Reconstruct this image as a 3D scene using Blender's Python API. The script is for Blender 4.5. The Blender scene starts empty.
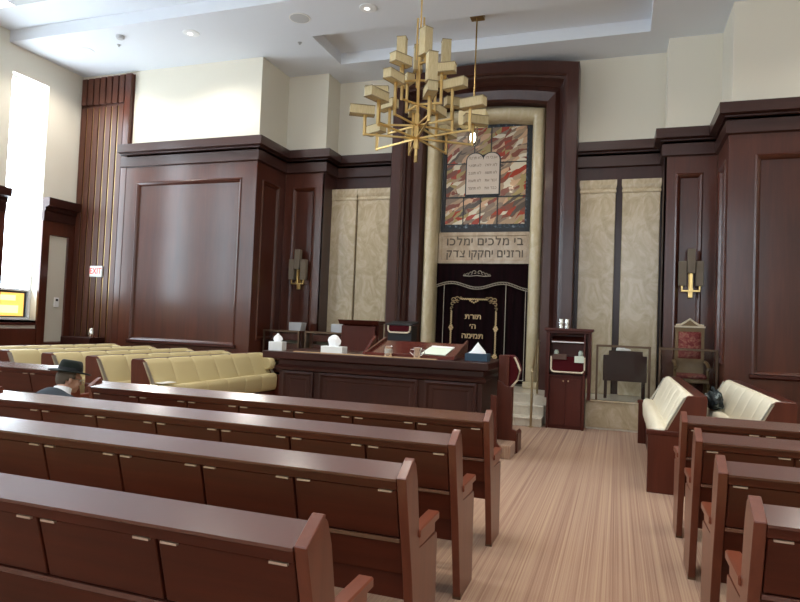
import bpy, bmesh, math, random
from mathutils import Vector, Matrix
random.seed(7)
PI = math.pi
SC = bpy.context.scene
COL = SC.collection
X0 = -2.67            # axis of the ark
ZC = 6.97             # ceiling over the ark end
# ------------------------------------------------------------------ materials
MATS = {}
def nd(nt, typ, **kw):
    n = nt.nodes.new(typ)
    for k, v in kw.items(): setattr(n, k, v)
    return n
def base_mat(name, color=(.5,.5,.5), rough=.5, metal=0, spec=.5, coat=0, coat_rough=.1, emit=None, estr=0, alpha=1, trans=0, sheen=0, ior=1.45):
    m = bpy.data.materials.new(name); m.use_nodes = True
    b = m.node_tree.nodes['Principled BSDF']
    b.inputs['Base Color'].default_value = (*color, 1)
    b.inputs['Roughness'].default_value = rough
    b.inputs['Metallic'].default_value = metal
    b.inputs['Specular IOR Level'].default_value = spec
    b.inputs['Coat Weight'].default_value = coat
    b.inputs['Coat Roughness'].default_value = coat_rough
    b.inputs['Transmission Weight'].default_value = trans
    b.inputs['Sheen Weight'].default_value = sheen
    b.inputs['IOR'].default_value = ior
    if emit:
        b.inputs['Emission Color'].default_value = (*emit, 1); b.inputs['Emission Strength'].default_value = estr
    MATS[name] = m
    return m, m.node_tree, b
def ramp(nt, fac, stops):
    r = nd(nt, 'ShaderNodeValToRGB'); e = r.color_ramp.elements
    while len(e) < len(stops): e.new(.5)
    for el, (p, c) in zip(e, stops): el.position = p; el.color = (*c, 1)
    nt.links.new(fac, r.inputs[0]); return r.outputs[0]
def coords(nt, scale, rot=(0,0,0)):
    t = nd(nt, 'ShaderNodeTexCoord'); mp = nd(nt, 'ShaderNodeMapping')
    mp.inputs['Scale'].default_value = scale; mp.inputs['Rotation'].default_value = rot
    nt.links.new(t.outputs['Object'], mp.inputs[0]); return mp.outputs[0]
def noise(nt, vec, scale=5, detail=4, rough=.5, dist=0):
    n = nd(nt, 'ShaderNodeTexNoise'); n.inputs['Scale'].default_value = scale; n.inputs['Detail'].default_value = detail
    n.inputs['Roughness'].default_value = rough; n.inputs['Distortion'].default_value = dist
    nt.links.new(vec, n.inputs['Vector']); return n.outputs['Fac']
def bump(nt, b, fac, s=.1, d=.01):
    n = nd(nt, 'ShaderNodeBump'); n.inputs['Strength'].default_value = s; n.inputs['Distance'].default_value = d
    nt.links.new(fac, n.inputs['Height']); nt.links.new(n.outputs[0], b.inputs['Normal'])
def wood(name, dark, light, axis, rough=.33, coat=.25, spec=.45):
    m, nt, b = base_mat(name, light, rough, spec=spec, coat=coat, coat_rough=.18)
    s = [14, 14, 14]; s[axis] = .9
    f = noise(nt, coords(nt, s), 1.0, 5, .62, .6)
    s2 = [1.6, 1.6, 1.6]; s2[axis] = .5
    g = noise(nt, coords(nt, s2), 1.0, 2, .5)
    mx = nd(nt, 'ShaderNodeMath', operation='MULTIPLY_ADD'); mx.inputs[1].default_value = .55
    nt.links.new(g, mx.inputs[0]); 
    h = nd(nt, 'ShaderNodeMath', operation='MULTIPLY'); h.inputs[1].default_value = .45
    nt.links.new(f, h.inputs[0]); nt.links.new(h.outputs[0], mx.inputs[2])
    c = ramp(nt, mx.outputs[0], [(.32, dark), (.68, light)])
    nt.links.new(c, b.inputs['Base Color'])
    bump(nt, b, f, .03, .004)
    return m
wood('pew_x', (.040,.0068,.0030), (.090,.0165,.0070), 0, .36, .06, .32)
wood('pew_y', (.040,.0068,.0030), (.090,.0165,.0070), 1, .36, .06, .32)
wood('pew_z', (.056,.0110,.0055), (.115,.026,.0120), 2, .36, .06, .32)
wood('pew_ledge', (.065,.018,.011), (.12,.036,.023), 0, .22, .9, .7)  # base lightened too: reflected ceiling and wall light is in the colour
wood('pew_end', (.085,.0190,.0090), (.165,.0420,.0205), 2, .34, .3)  # lighter than the pew wood: window light on aisle faces is in the colour
wood('pew_arm', (.12,.026,.011), (.22,.055,.024), 1, .34, .3)
wood('panel_z', (.046,.0105,.0052), (.100,.0250,.0118), 2, .30, .45)
wood('panel_x', (.038,.0088,.0056), (.076,.0180,.0115), 0, .33, .1, .35)
wood('cornice_wood', (.034,.0125,.0095), (.058,.0225,.0170), 0, .36, .25)
wood('frame_wood', (.034,.0100,.0066), (.066,.0205,.0130), 2, .33, .3)
wood('panel_y', (.038,.0088,.0056), (.076,.0180,.0115), 1, .33, .1, .35)
wood('ark_wood', (.026,.0070,.0050), (.050,.0140,.0095), 2, .34, .25)
wood('bimah_x', (.021,.0062,.0045), (.044,.0125,.0082), 0, .34, .06, .32)
wood('bimah_z', (.022,.0066,.0047), (.045,.0135,.0088), 2, .34, .06, .32)
wood('lectern_z', (.052,.0095,.0055), (.094,.0180,.0105), 2, .36, .06, .32)
wood('reddesk', (.075,.012,.008), (.125,.022,.014), 0, .2, .5)
wood('tan_streaks', (.42,.25,.13), (.55,.36,.2), 0, .5, .1)
m, nt, b = base_mat('slat_wood', (.1,.04,.02), .38)
f = noise(nt, coords(nt, (30,30,1.5)), 1, 4); nt.links.new(ramp(nt, f, [(.3,(.055,.016,.009)),(.7,(.11,.034,.018))]), b.inputs['Base Color'])
m, nt, b = base_mat('plaster', (.78,.735,.625), .9, spec=.2)
f = noise(nt, coords(nt, (1,1,1)), 90, 3); bump(nt, b, f, .05, .003)
m, nt, b = base_mat('ceiling_daylight_tint', (.78,.815,.87), .95, spec=.1)  # white ceiling; cool window light is put into the bluish base colour
f = noise(nt, coords(nt, (1,1,1)), 70, 2); bump(nt, b, f, .03, .003)
# striped carpet
m, nt, b = base_mat('carpet', (.5,.4,.3), .95, spec=.1, sheen=.15)
f1 = noise(nt, coords(nt, (26,.05,1)), 1, 3, .6)
f2 = noise(nt, coords(nt, (95,.25,1)), 1, 2, .5)
f3 = noise(nt, coords(nt, (1,1,1)), 160, 2, .6)
a = nd(nt,'ShaderNodeMath',operation='MULTIPLY_ADD'); a.inputs[1].default_value=.5; nt.links.new(f1,a.inputs[0])
h = nd(nt,'ShaderNodeMath',operation='MULTIPLY'); h.inputs[1].default_value=.5; nt.links.new(f2,h.inputs[0]); nt.links.new(h.outputs[0],a.inputs[2])
c = ramp(nt, a.outputs[0], [(.28,(.15,.066,.042)),(.42,(.285,.160,.103)),(.52,(.355,.220,.145)),(.66,(.45,.305,.19))])
mixn = nd(nt,'ShaderNodeMix',data_type='RGBA',blend_type='MULTIPLY'); mixn.inputs['Factor'].default_value=.5
nt.links.new(c,mixn.inputs['A']); nt.links.new(ramp(nt,f3,[(.3,(.72,.72,.72)),(.7,(1.1,1.1,1.1))]),mixn.inputs['B'])
nt.links.new(mixn.outputs['Result'],b.inputs['Base Color']); bump(nt,b,f3,.4,.004)
def marble(name, c0, c1, c2, rough=.22):
    m, nt, b = base_mat(name, c1, rough, coat=.2)
    f = noise(nt, coords(nt, (1.5,1.5,.9), (.2,.5,.3)), 1.9, 9, .66, 2.4)
    nt.links.new(ramp(nt, f, [(.3,c0),(.5,c1),(.62,c2),(.72,c1)]), b.inputs['Base Color'])
marble('marble_slab', (.40,.315,.195), (.52,.425,.285), (.60,.51,.37), .2)
marble('marble_cream', (.50,.41,.25), (.56,.47,.30), (.61,.52,.36), .12)
marble('marble_step', (.52,.46,.36), (.68,.62,.51), (.58,.52,.42), .3)
marble('marble_sign', (.34,.245,.16), (.43,.33,.225), (.49,.39,.28), .25)
def leather(name, col):
    m, nt, b = base_mat(name, col, .55, spec=.35)
    f = noise(nt, coords(nt, (1,1,1)), 220, 2); bump(nt, b, f, .08, .002)
leather('leather_yellow', (.55,.455,.24)); leather('leather_cream', (.80,.74,.58))
base_mat('gold', (.72,.50,.20), .28, 1); base_mat('gold_dark', (.42,.28,.11), .35, 1)
base_mat('gold_thread', (.60,.43,.23), .5, .3); base_mat('silver_thread', (.42,.37,.30), .55, .2)
base_mat('bronze', (.13,.085,.055), .35, .8); base_mat('brass', (.50,.40,.24), .35, 1)
base_mat('steel', (.62,.60,.56), .28, 1); base_mat('silver', (.88,.88,.86), .2, 1)
m, nt, b = base_mat('tab_metal', (.55,.42,.32), .4, .6)
m, nt, b = base_mat('parchment', (.50,.42,.25), .7, spec=.2)
f = noise(nt, coords(nt, (40,40,4)), 3, 3); nt.links.new(ramp(nt, f, [(.3,(.45,.365,.20)),(.7,(.56,.47,.29))]), b.inputs['Base Color'])
base_mat('shade_grey', (.20,.165,.125), .7, spec=.2); base_mat('shade_edge', (.22,.17,.09), .6)
base_mat('white_plastic', (.85,.85,.83), .45); base_mat('grey_plastic', (.45,.46,.47), .5); base_mat('throne_wood', (.20,.125,.06), .45, .25); base_mat('black', (.012,.012,.013), .5)
base_mat('speaker_grey', (.52,.53,.54), .8); base_mat('lead', (.018,.02,.024), .5)
base_mat('exit_red', (.75,.05,.03), .5, emit=(1,.12,.08), estr=.5)
m, nt, b = base_mat('velvet_black', (.010,.004,.006), .95, spec=.08)
f = noise(nt, coords(nt, (14,1,.8)), 1, 3); nt.links.new(ramp(nt, f, [(.35,(.005,.0025,.003)),(.7,(.012,.0035,.005))]), b.inputs['Base Color'])
base_mat('velvet_red', (.075,.008,.011), .9, spec=.1, sheen=.03); base_mat('cream_trim', (.72,.62,.46), .7)
m, nt, b = base_mat('brocade', (.4,.07,.06), .75)
f = noise(nt, coords(nt, (1,1,1)), 14, 4, .6, 1.5); nt.links.new(ramp(nt, f, [(.38,(.17,.022,.022)),(.52,(.27,.06,.05)),(.66,(.34,.17,.11))]), b.inputs['Base Color'])
base_mat('paper', (.88,.88,.84), .8); base_mat('page_green', (.70,.78,.66), .8); base_mat('tissue', (.93,.94,.95), .9)
base_mat('box_white', (.78,.80,.78), .6); base_mat('box_blue', (.03,.065,.105), .5); base_mat('book_brown', (.10,.05,.035), .6); base_mat('book_olive', (.12,.11,.07), .6)
base_mat('fabric_panel', (.56,.52,.43), .95, spec=.1)
base_mat('inscription', (.11,.085,.06), .8); base_mat('tablet', (.60,.50,.41), .22, coat=.6); base_mat('tablet_ink', (.22,.16,.12), .7)
base_mat('window_white', (.86,.88,.90), .5)
base_mat('skin', (.52,.29,.20), .5, spec=.35); base_mat('hair', (.115,.085,.06), .75); base_mat('hat_felt', (.010,.014,.012), .9, spec=.2, sheen=.1)
base_mat('hat_band', (.008,.009,.012), .5); base_mat('suit', (.042,.052,.064), .85, spec=.2); base_mat('shirt', (.85,.87,.90), .8); base_mat('shoe', (.01,.01,.01), .35)
base_mat('eye', (.85,.83,.80), .25); 
for nm_, cs in (('bag_dark', [(.50,(.006,.010,.013)),(.60,(.02,.04,.05)),(.66,(.22,.27,.27))]), ('bag_pattern', [(.42,(.01,.02,.025)),(.55,(.30,.34,.33))])):
    m, nt, b = base_mat(nm_, (.02,.03,.03), .6); f = noise(nt, coords(nt, (1,1,1)), 16, 2, .5, 1); nt.links.new(ramp(nt, f, cs), b.inputs['Base Color'])

# daylit window pane and lamps
base_mat('daylight_pane', (.9,.95,1), .3, emit=(.76,.89,1.0), estr=11.0); base_mat('rear_fill_pane', (.9,.95,1), .3, emit=(.80,.90,1.0), estr=3.0)  # the rear pane is an added emitter for frontal fill
base_mat('amber_pane', (.8,.5,.12), .3, emit=(1.0,.60,.14), estr=.85)
base_mat('amber_light_pane', (.9,.75,.4), .3, emit=(1.0,.80,.42), estr=1.0)
base_mat('lamp_lens', (.9,.9,.88), .3, emit=(1,.95,.88), estr=2.0)
base_mat('slot_lens', (.8,.8,.8), .4, emit=(1,.9,.82), estr=.7)
base_mat('bulb', (1,.95,.85), .3, emit=(1,.86,.62), estr=14)
m, nt, b = base_mat('clear_glass', (.92,.96,.95), .03, trans=1.0, ior=1.2)
m = bpy.data.materials.new('rail_glass'); m.use_nodes = True; nt = m.node_tree; nt.nodes.clear(); MATS['rail_glass'] = m
o_ = nd(nt,'ShaderNodeOutputMaterial'); tr = nd(nt,'ShaderNodeBsdfTransparent'); tr.inputs[0].default_value=(.965,.98,.975,1)
gl = nd(nt,'ShaderNodeBsdfGlossy'); gl.inputs['Roughness'].default_value=.03
fr = nd(nt,'ShaderNodeFresnel'); fr.inputs[0].default_value=1.28; mx = nd(nt,'ShaderNodeMixShader')
nt.links.new(fr.outputs[0],mx.inputs[0]); nt.links.new(tr.outputs[0],mx.inputs[1]); nt.links.new(gl.outputs[0],mx.inputs[2]); nt.links.new(mx.outputs[0],o_.inputs[0])
# stained glass: flame-like shards leaning up to the right
m, nt, b = base_mat('flame_glass', (.4,.3,.25), .22, coat=.5, coat_rough=.05)
t = nd(nt,'ShaderNodeTexCoord'); mp0 = nd(nt,'ShaderNodeMapping'); mp0.inputs['Rotation'].default_value=(0,math.radians(34),0); mp = nd(nt,'ShaderNodeMapping'); mp.inputs['Scale'].default_value=(4.0,1,13); nt.links.new(mp0.outputs[0],mp.inputs[0])
nz = nd(nt,'ShaderNodeTexNoise'); nz.inputs['Scale'].default_value=2.2; nz.inputs['Detail'].default_value=3; nt.links.new(t.outputs['Object'],nz.inputs['Vector'])
vm = nd(nt,'ShaderNodeVectorMath',operation='MULTIPLY_ADD'); vm.inputs[1].default_value=(.22,.0,.22); nt.links.new(nz.outputs['Color'],vm.inputs[0]); nt.links.new(t.outputs['Object'],vm.inputs[2])
nt.links.new(vm.outputs[0],mp0.inputs[0])
vo = nd(nt,'ShaderNodeTexVoronoi'); vo.inputs['Scale'].default_value=1.0; nt.links.new(mp.outputs[0],vo.inputs['Vector'])
sep = nd(nt,'ShaderNodeSeparateColor'); nt.links.new(vo.outputs['Color'],sep.inputs[0])
big = nd(nt,'ShaderNodeTexNoise'); big.inputs['Scale'].default_value=1.5; nt.links.new(t.outputs['Object'],big.inputs['Vector'])
ma = nd(nt,'ShaderNodeMath',operation='MULTIPLY_ADD'); ma.inputs[1].default_value=.62; nt.links.new(sep.outputs[0],ma.inputs[0])
mb_ = nd(nt,'ShaderNodeMath',operation='MULTIPLY'); mb_.inputs[1].default_value=.42; nt.links.new(big.outputs['Fac'],mb_.inputs[0]); nt.links.new(mb_.outputs[0],ma.inputs[2])
c = ramp(nt, ma.outputs[0], [(.0,(.10,.075,.06)),(.26,(.24,.17,.12)),(.35,(.40,.27,.17)),(.43,(.22,.07,.045)),(.50,(.36,.050,.026)),(.56,(.36,.27,.11)),(.63,(.58,.36,.22)),(.72,(.66,.58,.44)),(.86,(.20,.13,.09))])
e = c.node.color_ramp; e.interpolation='CONSTANT'
nt.links.new(c,b.inputs['Base Color'])
m, nt, b = base_mat('border_glass', (.08,.12,.16), .3)
f = noise(nt, coords(nt,(14,1,14)), 1, 2); nt.links.new(ramp(nt,f,[(.45,(.010,.014,.020)),(.58,(.03,.05,.07)),(.70,(.20,.23,.26))]),b.inputs['Base Color'])
# ------------------------------------------------------------------ mesh helpers
def new(): return bmesh.new()
def box(bm, x0, x1, y0, y1, z0, z1, M=None):
    vs = [bm.verts.new((x, y, z)) for x in (x0,x1) for y in (y0,y1) for z in (z0,z1)]
    if M: 
        for v in vs: v.co = M @ v.co
    for f in ((0,1,3,2),(4,6,7,5),(0,4,5,1),(2,3,7,6),(0,2,6,4),(1,5,7,3)): bm.faces.new([vs[i] for i in f])
    return bm
def prism(bm, poly, axis, a, b, M=None):
    """poly in the two other axes (x,y,z order), extruded along axis from a to b"""
    def mk(p, t):
        if axis == 'x': c = (t, p[0], p[1])
        elif axis == 'y': c = (p[0], t, p[1])
        else: c = (p[0], p[1], t)
        c = Vector(c); return bm.verts.new(M @ c if M else c)
    A = [mk(p, a) for p in poly]; B = [mk(p, b) for p in poly]; n = len(poly)
    bm.faces.new(A); bm.faces.new(B[::-1])
    for i in range(n): bm.faces.new((A[i], B[i], B[(i+1)%n], A[(i+1)%n]))
    return bm
def loft(bm, rings, caps=True, closed=True):
    R = [[bm.verts.new(p) for p in r] for r in rings]; n = len(R[0])
    for a, b in zip(R, R[1:]):
        for i in range(n if closed else n-1): bm.faces.new((a[i], a[(i+1)%n], b[(i+1)%n], b[i]))
    if caps and closed: bm.faces.new(R[0][::-1]); bm.faces.new(R[-1])
    return bm
def lathe(bm, prof, c=(0,0,0), n=24, sx=1, sy=1):
    return loft(bm, [[(c[0]+r*sx*math.cos(2*PI*i/n), c[1]+r*sy*math.sin(2*PI*i/n), c[2]+z) for i in range(n)] for r, z in prof])
def tube(bm, pts, r, n=10, r1=None):
    pts = [Vector(p) for p in pts]; rings = []
    for i, p in enumerate(pts):
        t = ((pts[min(i+1,len(pts)-1)]-p).normalized() + (p-pts[max(i-1,0)]).normalized())
        t = t.normalized() if t.length > 1e-6 else Vector((0,0,1))
        u = t.cross(Vector((0,0,1)) if abs(t.z) < .95 else Vector((1,0,0))).normalized(); w = t.cross(u)
        rr = r if r1 is None else r+(r1-r)*i/(len(pts)-1)
        if isinstance(r, (list,tuple)): rr = r[i]
        rings.append([p+(u*math.cos(2*PI*k/n)+w*math.sin(2*PI*k/n))*rr for k in range(n)])
    return loft(bm, rings)
def sqtube(bm, p, q, w):
    """square bar from p to q"""
    p, q = Vector(p), Vector(q); t = (q-p).normalized()
    u = t.cross(Vector((0,0,1)) if abs(t.z) < .95 else Vector((0,1,0))).normalized(); v = t.cross(u)
    h = w/2
    return loft(bm, [[a+u*s*h+v*k*h for s, k in ((-1,-1),(1,-1),(1,1),(-1,1))] for a in (p-t*h, q+t*h)])
def ball(bm, c, rx, ry, rz, M=None, n=20):
    T = Matrix.Translation(c) @ (M or Matrix()) @ Matrix.Diagonal((rx, ry, rz, 1))
    bmesh.ops.create_uvsphere(bm, u_segments=n, v_segments=max(6,n//2), radius=1, matrix=T); return bm
def rects(bm, rings, fn, cap=True):
    """rings of (u0,u1,v0,v1,d), lofted; fn maps (u,v,d) to a point"""
    R = []
    for u0,u1,v0,v1,d in rings: R.append([bm.verts.new(fn(u,v,d)) for u,v in ((u0,v0),(u1,v0),(u1,v1),(u0,v1))])
    for a, b in zip(R, R[1:]):
        for i in range(4): bm.faces.new((a[i], a[(i+1)%4], b[(i+1)%4], b[i]))
    if cap: bm.faces.new(R[-1])
    return bm
def sweep(bm, path, prof):
    """path: (x,y) points; prof: (out,z); out is to the right of travel; mitred corners"""
    P = [Vector((p[0], p[1])) for p in path]; rings = []
    for i, p in enumerate(P):
        ns = []
        if i > 0: d = (p-P[i-1]).normalized(); ns.append(Vector((d.y, -d.x)))
        if i < len(P)-1: d = (P[i+1]-p).normalized(); ns.append(Vector((d.y, -d.x)))
        m = ns[0] if len(ns) == 1 else (ns[0]+ns[1])/(1+ns[0].dot(ns[1]))
        rings.append([(p.x+m.x*o, p.y+m.y*o, z) for o, z in prof])
    return loft(bm, rings)
def archrings(bm, rings, n=14, close=True):
    """rings of (half,ztop,rise,y,z0): an upside-down U about X0, lofted ring to ring (solid if the list returns to its start)"""
    pts = []
    for h, zt, rise, y, z0 in rings:
        r = [(X0-h, y, z0)] + [(X0+h*(2*i/n-1), y, zt+rise*(1-(2*i/n-1)**2)) for i in range(n+1)] + [(X0+h, y, z0)]
        pts.append(r)
    if close: pts.append(pts[0])
    R = [[bm.verts.new(p) for p in r] for r in (pts[:-1] if close else pts)]
    if close: R.append(R[0])
    for a, b in zip(R, R[1:]):
        for i in range(len(a)-1): bm.faces.new((a[i], a[i+1], b[i+1], b[i]))
    if close:
        bm.faces.new([r[0] for r in R[:-1]]); bm.faces.new([r[-1] for r in R[:-1]][::-1])
    return bm
def rootof(o):
    while o.parent: o = o.parent
    return o
def obj(name, bm, mat, parent=None, bevel=0, smooth=False, loc=None, sub=0):
    if bevel:
        bmesh.ops.remove_doubles(bm, verts=bm.verts, dist=1e-5)
        es = [e for e in bm.edges if len(e.link_faces) == 2 and e.calc_face_angle(0) > .6]
        try: bmesh.ops.bevel(bm, geom=es, offset=bevel, segments=1, affect='EDGES', clamp_overlap=True)
        except Exception: pass
    bmesh.ops.recalc_face_normals(bm, faces=bm.faces)
    off = None
    if parent: off = rootof(parent).location
    elif loc is not None: off = Vector(loc)
    if off is not None: bmesh.ops.translate(bm, verts=bm.verts, vec=-Vector(off))
    me = bpy.data.meshes.new(name); bm.to_mesh(me); bm.free()
    if smooth:
        for p in me.polygons: p.use_smooth = True
        if smooth != 'all': me.set_sharp_from_angle(angle=math.radians(40))
    ms = mat if isinstance(mat, (list, tuple)) else [mat]
    for k in ms: me.materials.append(MATS[k])
    o = bpy.data.objects.new(name, me); COL.objects.link(o)
    if parent: o.parent = parent
    elif loc is not None: o.location = loc
    if sub:
        s = o.modifiers.new('Subdivision', 'SUBSURF'); s.levels = sub; s.render_levels = sub
    return o
def tag(o, label=None, cat=None, group=None, kind=None):
    for k, v in (('label',label),('category',cat),('group',group),('kind',kind)):
        if v: o[k] = v
    return o
def thing(name, label, cat, loc=(0,0,0), group=None, kind=None):
    o = bpy.data.objects.new(name, None); COL.objects.link(o); o.empty_display_size = .1
    o.location = loc; return tag(o, label, cat, group, kind)
def copy_tree(o, parent=None):
    c = o.copy(); COL.objects.link(c)
    if parent: c.parent = parent
    for ch in list(o.children): copy_tree(ch, c)
    return c
def text_bm(s, size, M, depth=.004):
    """letters as a mesh; s in reading order of Hebrew is reversed here for left-to-right setting"""
    cu = bpy.data.curves.new('letters', 'FONT'); cu.body = s; cu.size = size; cu.align_x = 'CENTER'; cu.align_y = 'CENTER'; cu.extrude = depth/2
    t = bpy.data.objects.new('letters', cu); COL.objects.link(t)
    dg = bpy.context.evaluated_depsgraph_get(); me = bpy.data.meshes.new_from_object(t.evaluated_get(dg))
    bm = new(); bm.from_mesh(me); bmesh.ops.transform(bm, matrix=M, verts=bm.verts)
    bpy.data.objects.remove(t); bpy.data.meshes.remove(me); bpy.data.curves.remove(cu)
    return bm
def heb(line, size, x, y, z, wide=1.0, depth=.006, bold=.012, gap=.09, fit=None):
    """Hebrew on a wall facing -Y, set letter by letter from the right; one bmesh per word"""
    cur = 0; out = []; w = 0
    for ch in line:
        if ch == ' ': cur -= .30*size; w += 1; continue
        cu = bpy.data.curves.new('letters', 'FONT'); cu.body = '\u05e8' if ch == '\u05d3' else ch; cu.size = size; cu.extrude = depth/2; cu.offset = bold*size
        o = bpy.data.objects.new('letters', cu); COL.objects.link(o)
        me = bpy.data.meshes.new_from_object(o.evaluated_get(bpy.context.evaluated_depsgraph_get()))
        bpy.data.objects.remove(o); bpy.data.curves.remove(cu)
        bm = new(); bm.from_mesh(me); bpy.data.meshes.remove(me)
        if ch == '\u05d3':
            xm = max(v.co.x for v in bm.verts); zm = max(v.co.y for v in bm.verts)
            box(bm, xm-.05*size, xm+.06*size, zm-.105*size, zm, -depth/2, depth/2)
        x0 = min(v.co.x for v in bm.verts); x1 = max(v.co.x for v in bm.verts)
        for v in bm.verts: v.co.x += cur-x1
        cur -= (x1-x0)+gap*size
        me = bpy.data.meshes.new('t'); bm.to_mesh(me); bm.free(); out.append((w, me))
    cur += gap*size
    if fit: wide = fit/abs(cur)
    M = Matrix.Translation((x, y, z)) @ Matrix.Rotation(PI/2, 4, 'X') @ Matrix.Diagonal((wide, 1, 1, 1)) @ Matrix.Translation((-cur/2, -.3*size, 0))
    res = []
    for k in range(w+1):
        bm = new()
        for q, me in out:
            if q == k: bm.from_mesh(me)
        bmesh.ops.transform(bm, matrix=M, verts=bm.verts); res.append(bm)
    for _, me in out: bpy.data.meshes.remove(me)
    return res
XZ = lambda y: (lambda u, v, d: (u, y+d, v))          # wall facing -Y, d goes into the wall
# ------------------------------------------------------------------ room shell
XL, XR, YB, YREAR = -11.62, 6.28, 12.6, -4.0
bm = new(); box(bm, XL-.4, XR+.3, YREAR-.3, 13.3, -.15, 0); tag(obj('floor', bm, 'carpet'), 'beige carpet with fine lengthwise stripes across the hall floor', 'floor', kind='structure')
# ceiling: lower field round the coffer, upper field nearer the entrance
bm = new()
CX0, CX1, CY0, CY1, CZ = -5.55, .42, 10.38, 11.68, 7.2
box(bm, XL-.4, CX0, 9.09, 13.3, ZC, 7.5); box(bm, CX1, XR+.3, 9.09, 13.3, ZC, 7.5)
box(bm, CX0, CX1, 9.09, CY0, ZC, 7.5); box(bm, CX0, CX1, CY1, 13.3, ZC, 7.5); box(bm, CX0, CX1, CY0, CY1, CZ, 7.5)
box(bm, XL-.4, XR+.3, YREAR-.3, 9.09, 7.2, 7.5)
tag(obj('ceiling', bm, 'ceiling_daylight_tint'), 'white painted ceiling with a long recessed coffer before the ark', 'ceiling', kind='structure')
# back (ark) wall, stepping out in bays and pilasters
PL, PR = -6.9, 1.575            # bay corners
QL, QR = -5.96, .72             # pilaster inner edges
bm = new()
plan = [(XL-.4,10.95),(PL-.05,10.95),(PL-.05,12.05),(QL-.03,12.05),(QL-.03,YB+.05),(X0-1.6,YB+.05),(X0-1.6,12.97),(X0+1.6,12.97),(X0+1.6,YB+.05),(QR+.03,YB+.05),(QR+.03,12.05),(PR+.05,12.05),(PR+.05,10.95),(XR+.3,10.95),(XR+.3,13.3),(XL-.4,13.3)]
prism(bm, plan, 'z', 0, ZC); tag(obj('wall_back', bm, 'plaster'), 'cream plaster wall above the dark wood panelling at the ark end', 'wall', kind='structure')
# left wall with tall windows
WIN = [(9.2,10.06),(6.9,7.76),(4.6,5.46),(2.3,3.16),(0,.86)]
WZ0, WZ1 = 1.42, 6.43
bm = new(); ys = sorted([y for w in WIN for y in w]); cur = YREAR-.3
for y0, y1 in sorted(WIN):
    box(bm, XL-.35, XL, cur, y0, 0, 7.2); box(bm, XL-.35, XL, y0, y1, 0, WZ0); box(bm, XL-.35, XL, y0, y1, WZ1, 7.2); cur = y1
box(bm, XL-.35, XL, cur, 10.95, 0, 7.2)
tag(obj('wall_left', bm, 'plaster'), 'cream plaster wall with tall narrow windows on the left', 'wall', kind='structure')
bm = new(); box(bm, XR, XR+.3, YREAR-.3, 10.95, 0, 7.2); tag(obj('wall_right', bm, 'plaster'), 'cream plaster wall on the right side of the hall', 'wall', kind='structure')
RW = [(-6.7,-4.8),(-3.6,-1.7),(-.5,1.4),(2.6,4.5)]  # unseen windows added behind the camera to fill the ark wall with light
bm = new(); cur = XL-.4
for a, b_ in RW:
    box(bm, cur, a, YREAR-.3, YREAR, 0, 7.2); box(bm, a, b_, YREAR-.3, YREAR, 0, 2.2); box(bm, a, b_, YREAR-.3, YREAR, 6.4, 7.2); cur = b_
box(bm, cur, XR+.3, YREAR-.3, YREAR, 0, 7.2)
tag(obj('wall_rear', bm, 'plaster'), 'cream plaster wall behind the rear pews', 'wall', kind='structure')
for i, (a, b_) in enumerate(RW):
    w = thing('window_%d' % (len(WIN)+1+i), 'added unseen fill light window in the rear wall', 'window', ((a+b_)/2, YREAR, 2.2), group='added rear wall fill windows', kind='structure')
    bm = new(); box(bm, a+.06, b_-.06, YREAR-.2, YREAR-.19, 2.26, 6.34); obj('window_pane', bm, 'rear_fill_pane', w)
    bm = new(); box(bm, a, a+.06, YREAR-.24, YREAR-.14, 2.2, 6.4); box(bm, b_-.06, b_, YREAR-.24, YREAR-.14, 2.2, 6.4)
    box(bm, a+.06, b_-.06, YREAR-.24, YREAR-.14, 2.2, 2.26); box(bm, a+.06, b_-.06, YREAR-.24, YREAR-.14, 6.34, 6.4); obj('window_frame', bm, 'window_white', w)
for i, (y0, y1) in enumerate(WIN):
    w = thing('window_%d' % (i+1), ['tall narrow white window beside the slatted wood corner','tall narrow window in the left wall nearer the pews'][i > 0], 'window', (XL, (y0+y1)/2, WZ0), kind='structure', group='tall left wall windows')
    bm = new(); fx0, fx1 = XL-.27, XL-.17
    box(bm, fx0, fx1, y0, y0+.05, WZ0, WZ1); box(bm, fx0, fx1, y1-.05, y1, WZ0, WZ1)
    for z in (WZ0, 2.02, WZ1-.05): box(bm, fx0, fx1, y0+.05, y1-.05, z, z+.05)
    obj('window_frame', bm, 'window_white', w, bevel=.006)
    bm = new(); box(bm, XL-.225, XL-.215, y0+.05, y1-.05, 2.07, WZ1-.05); obj('window_pane', bm, 'daylight_pane', w)
    bm = new()
    for z in (3.0, 4.02, 5.1): box(bm, XL-.232, XL-.205, y0+.05, y1-.05, z, z+.012)
    box(bm, XL-.232, XL-.205, y1-.17, y1-.162, 2.07, 3.8); obj('glazing_bar', bm, 'grey_plastic', w)
    bm = new(); box(bm, XL-.225, XL-.215, y0+.05, y1-.12, 1.5, 1.98); p = obj('stained_pane', bm, 'amber_pane', w)
    bm = new(); box(bm, XL-.213, XL-.205, y0+.12, y1-.25, 1.56, 1.72); box(bm, XL-.213, XL-.205, y0+.12, y1-.32, 1.82, 1.93); obj('pane_inlay', bm, 'amber_light_pane', p)
    bm = new()
    for a, b_, c, d in ((y0+.05,y1-.12,1.47,1.5),(y0+.05,y1-.12,1.98,2.02),(y1-.12,y1-.08,1.47,2.02)): box(bm, XL-.235, XL-.2, a, b_, c, d)
    obj('pane_surround', bm, 'lead', p)
    bm = new(); prism(bm, [(XL-.17,WZ0),(XL+.04,WZ0-.06),(XL+.04,WZ0-.1),(XL,WZ0-.1),(XL,WZ0),], 'y', y0-.0, y1+.0); obj('window_sill', bm, 'panel_y', w)
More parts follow.
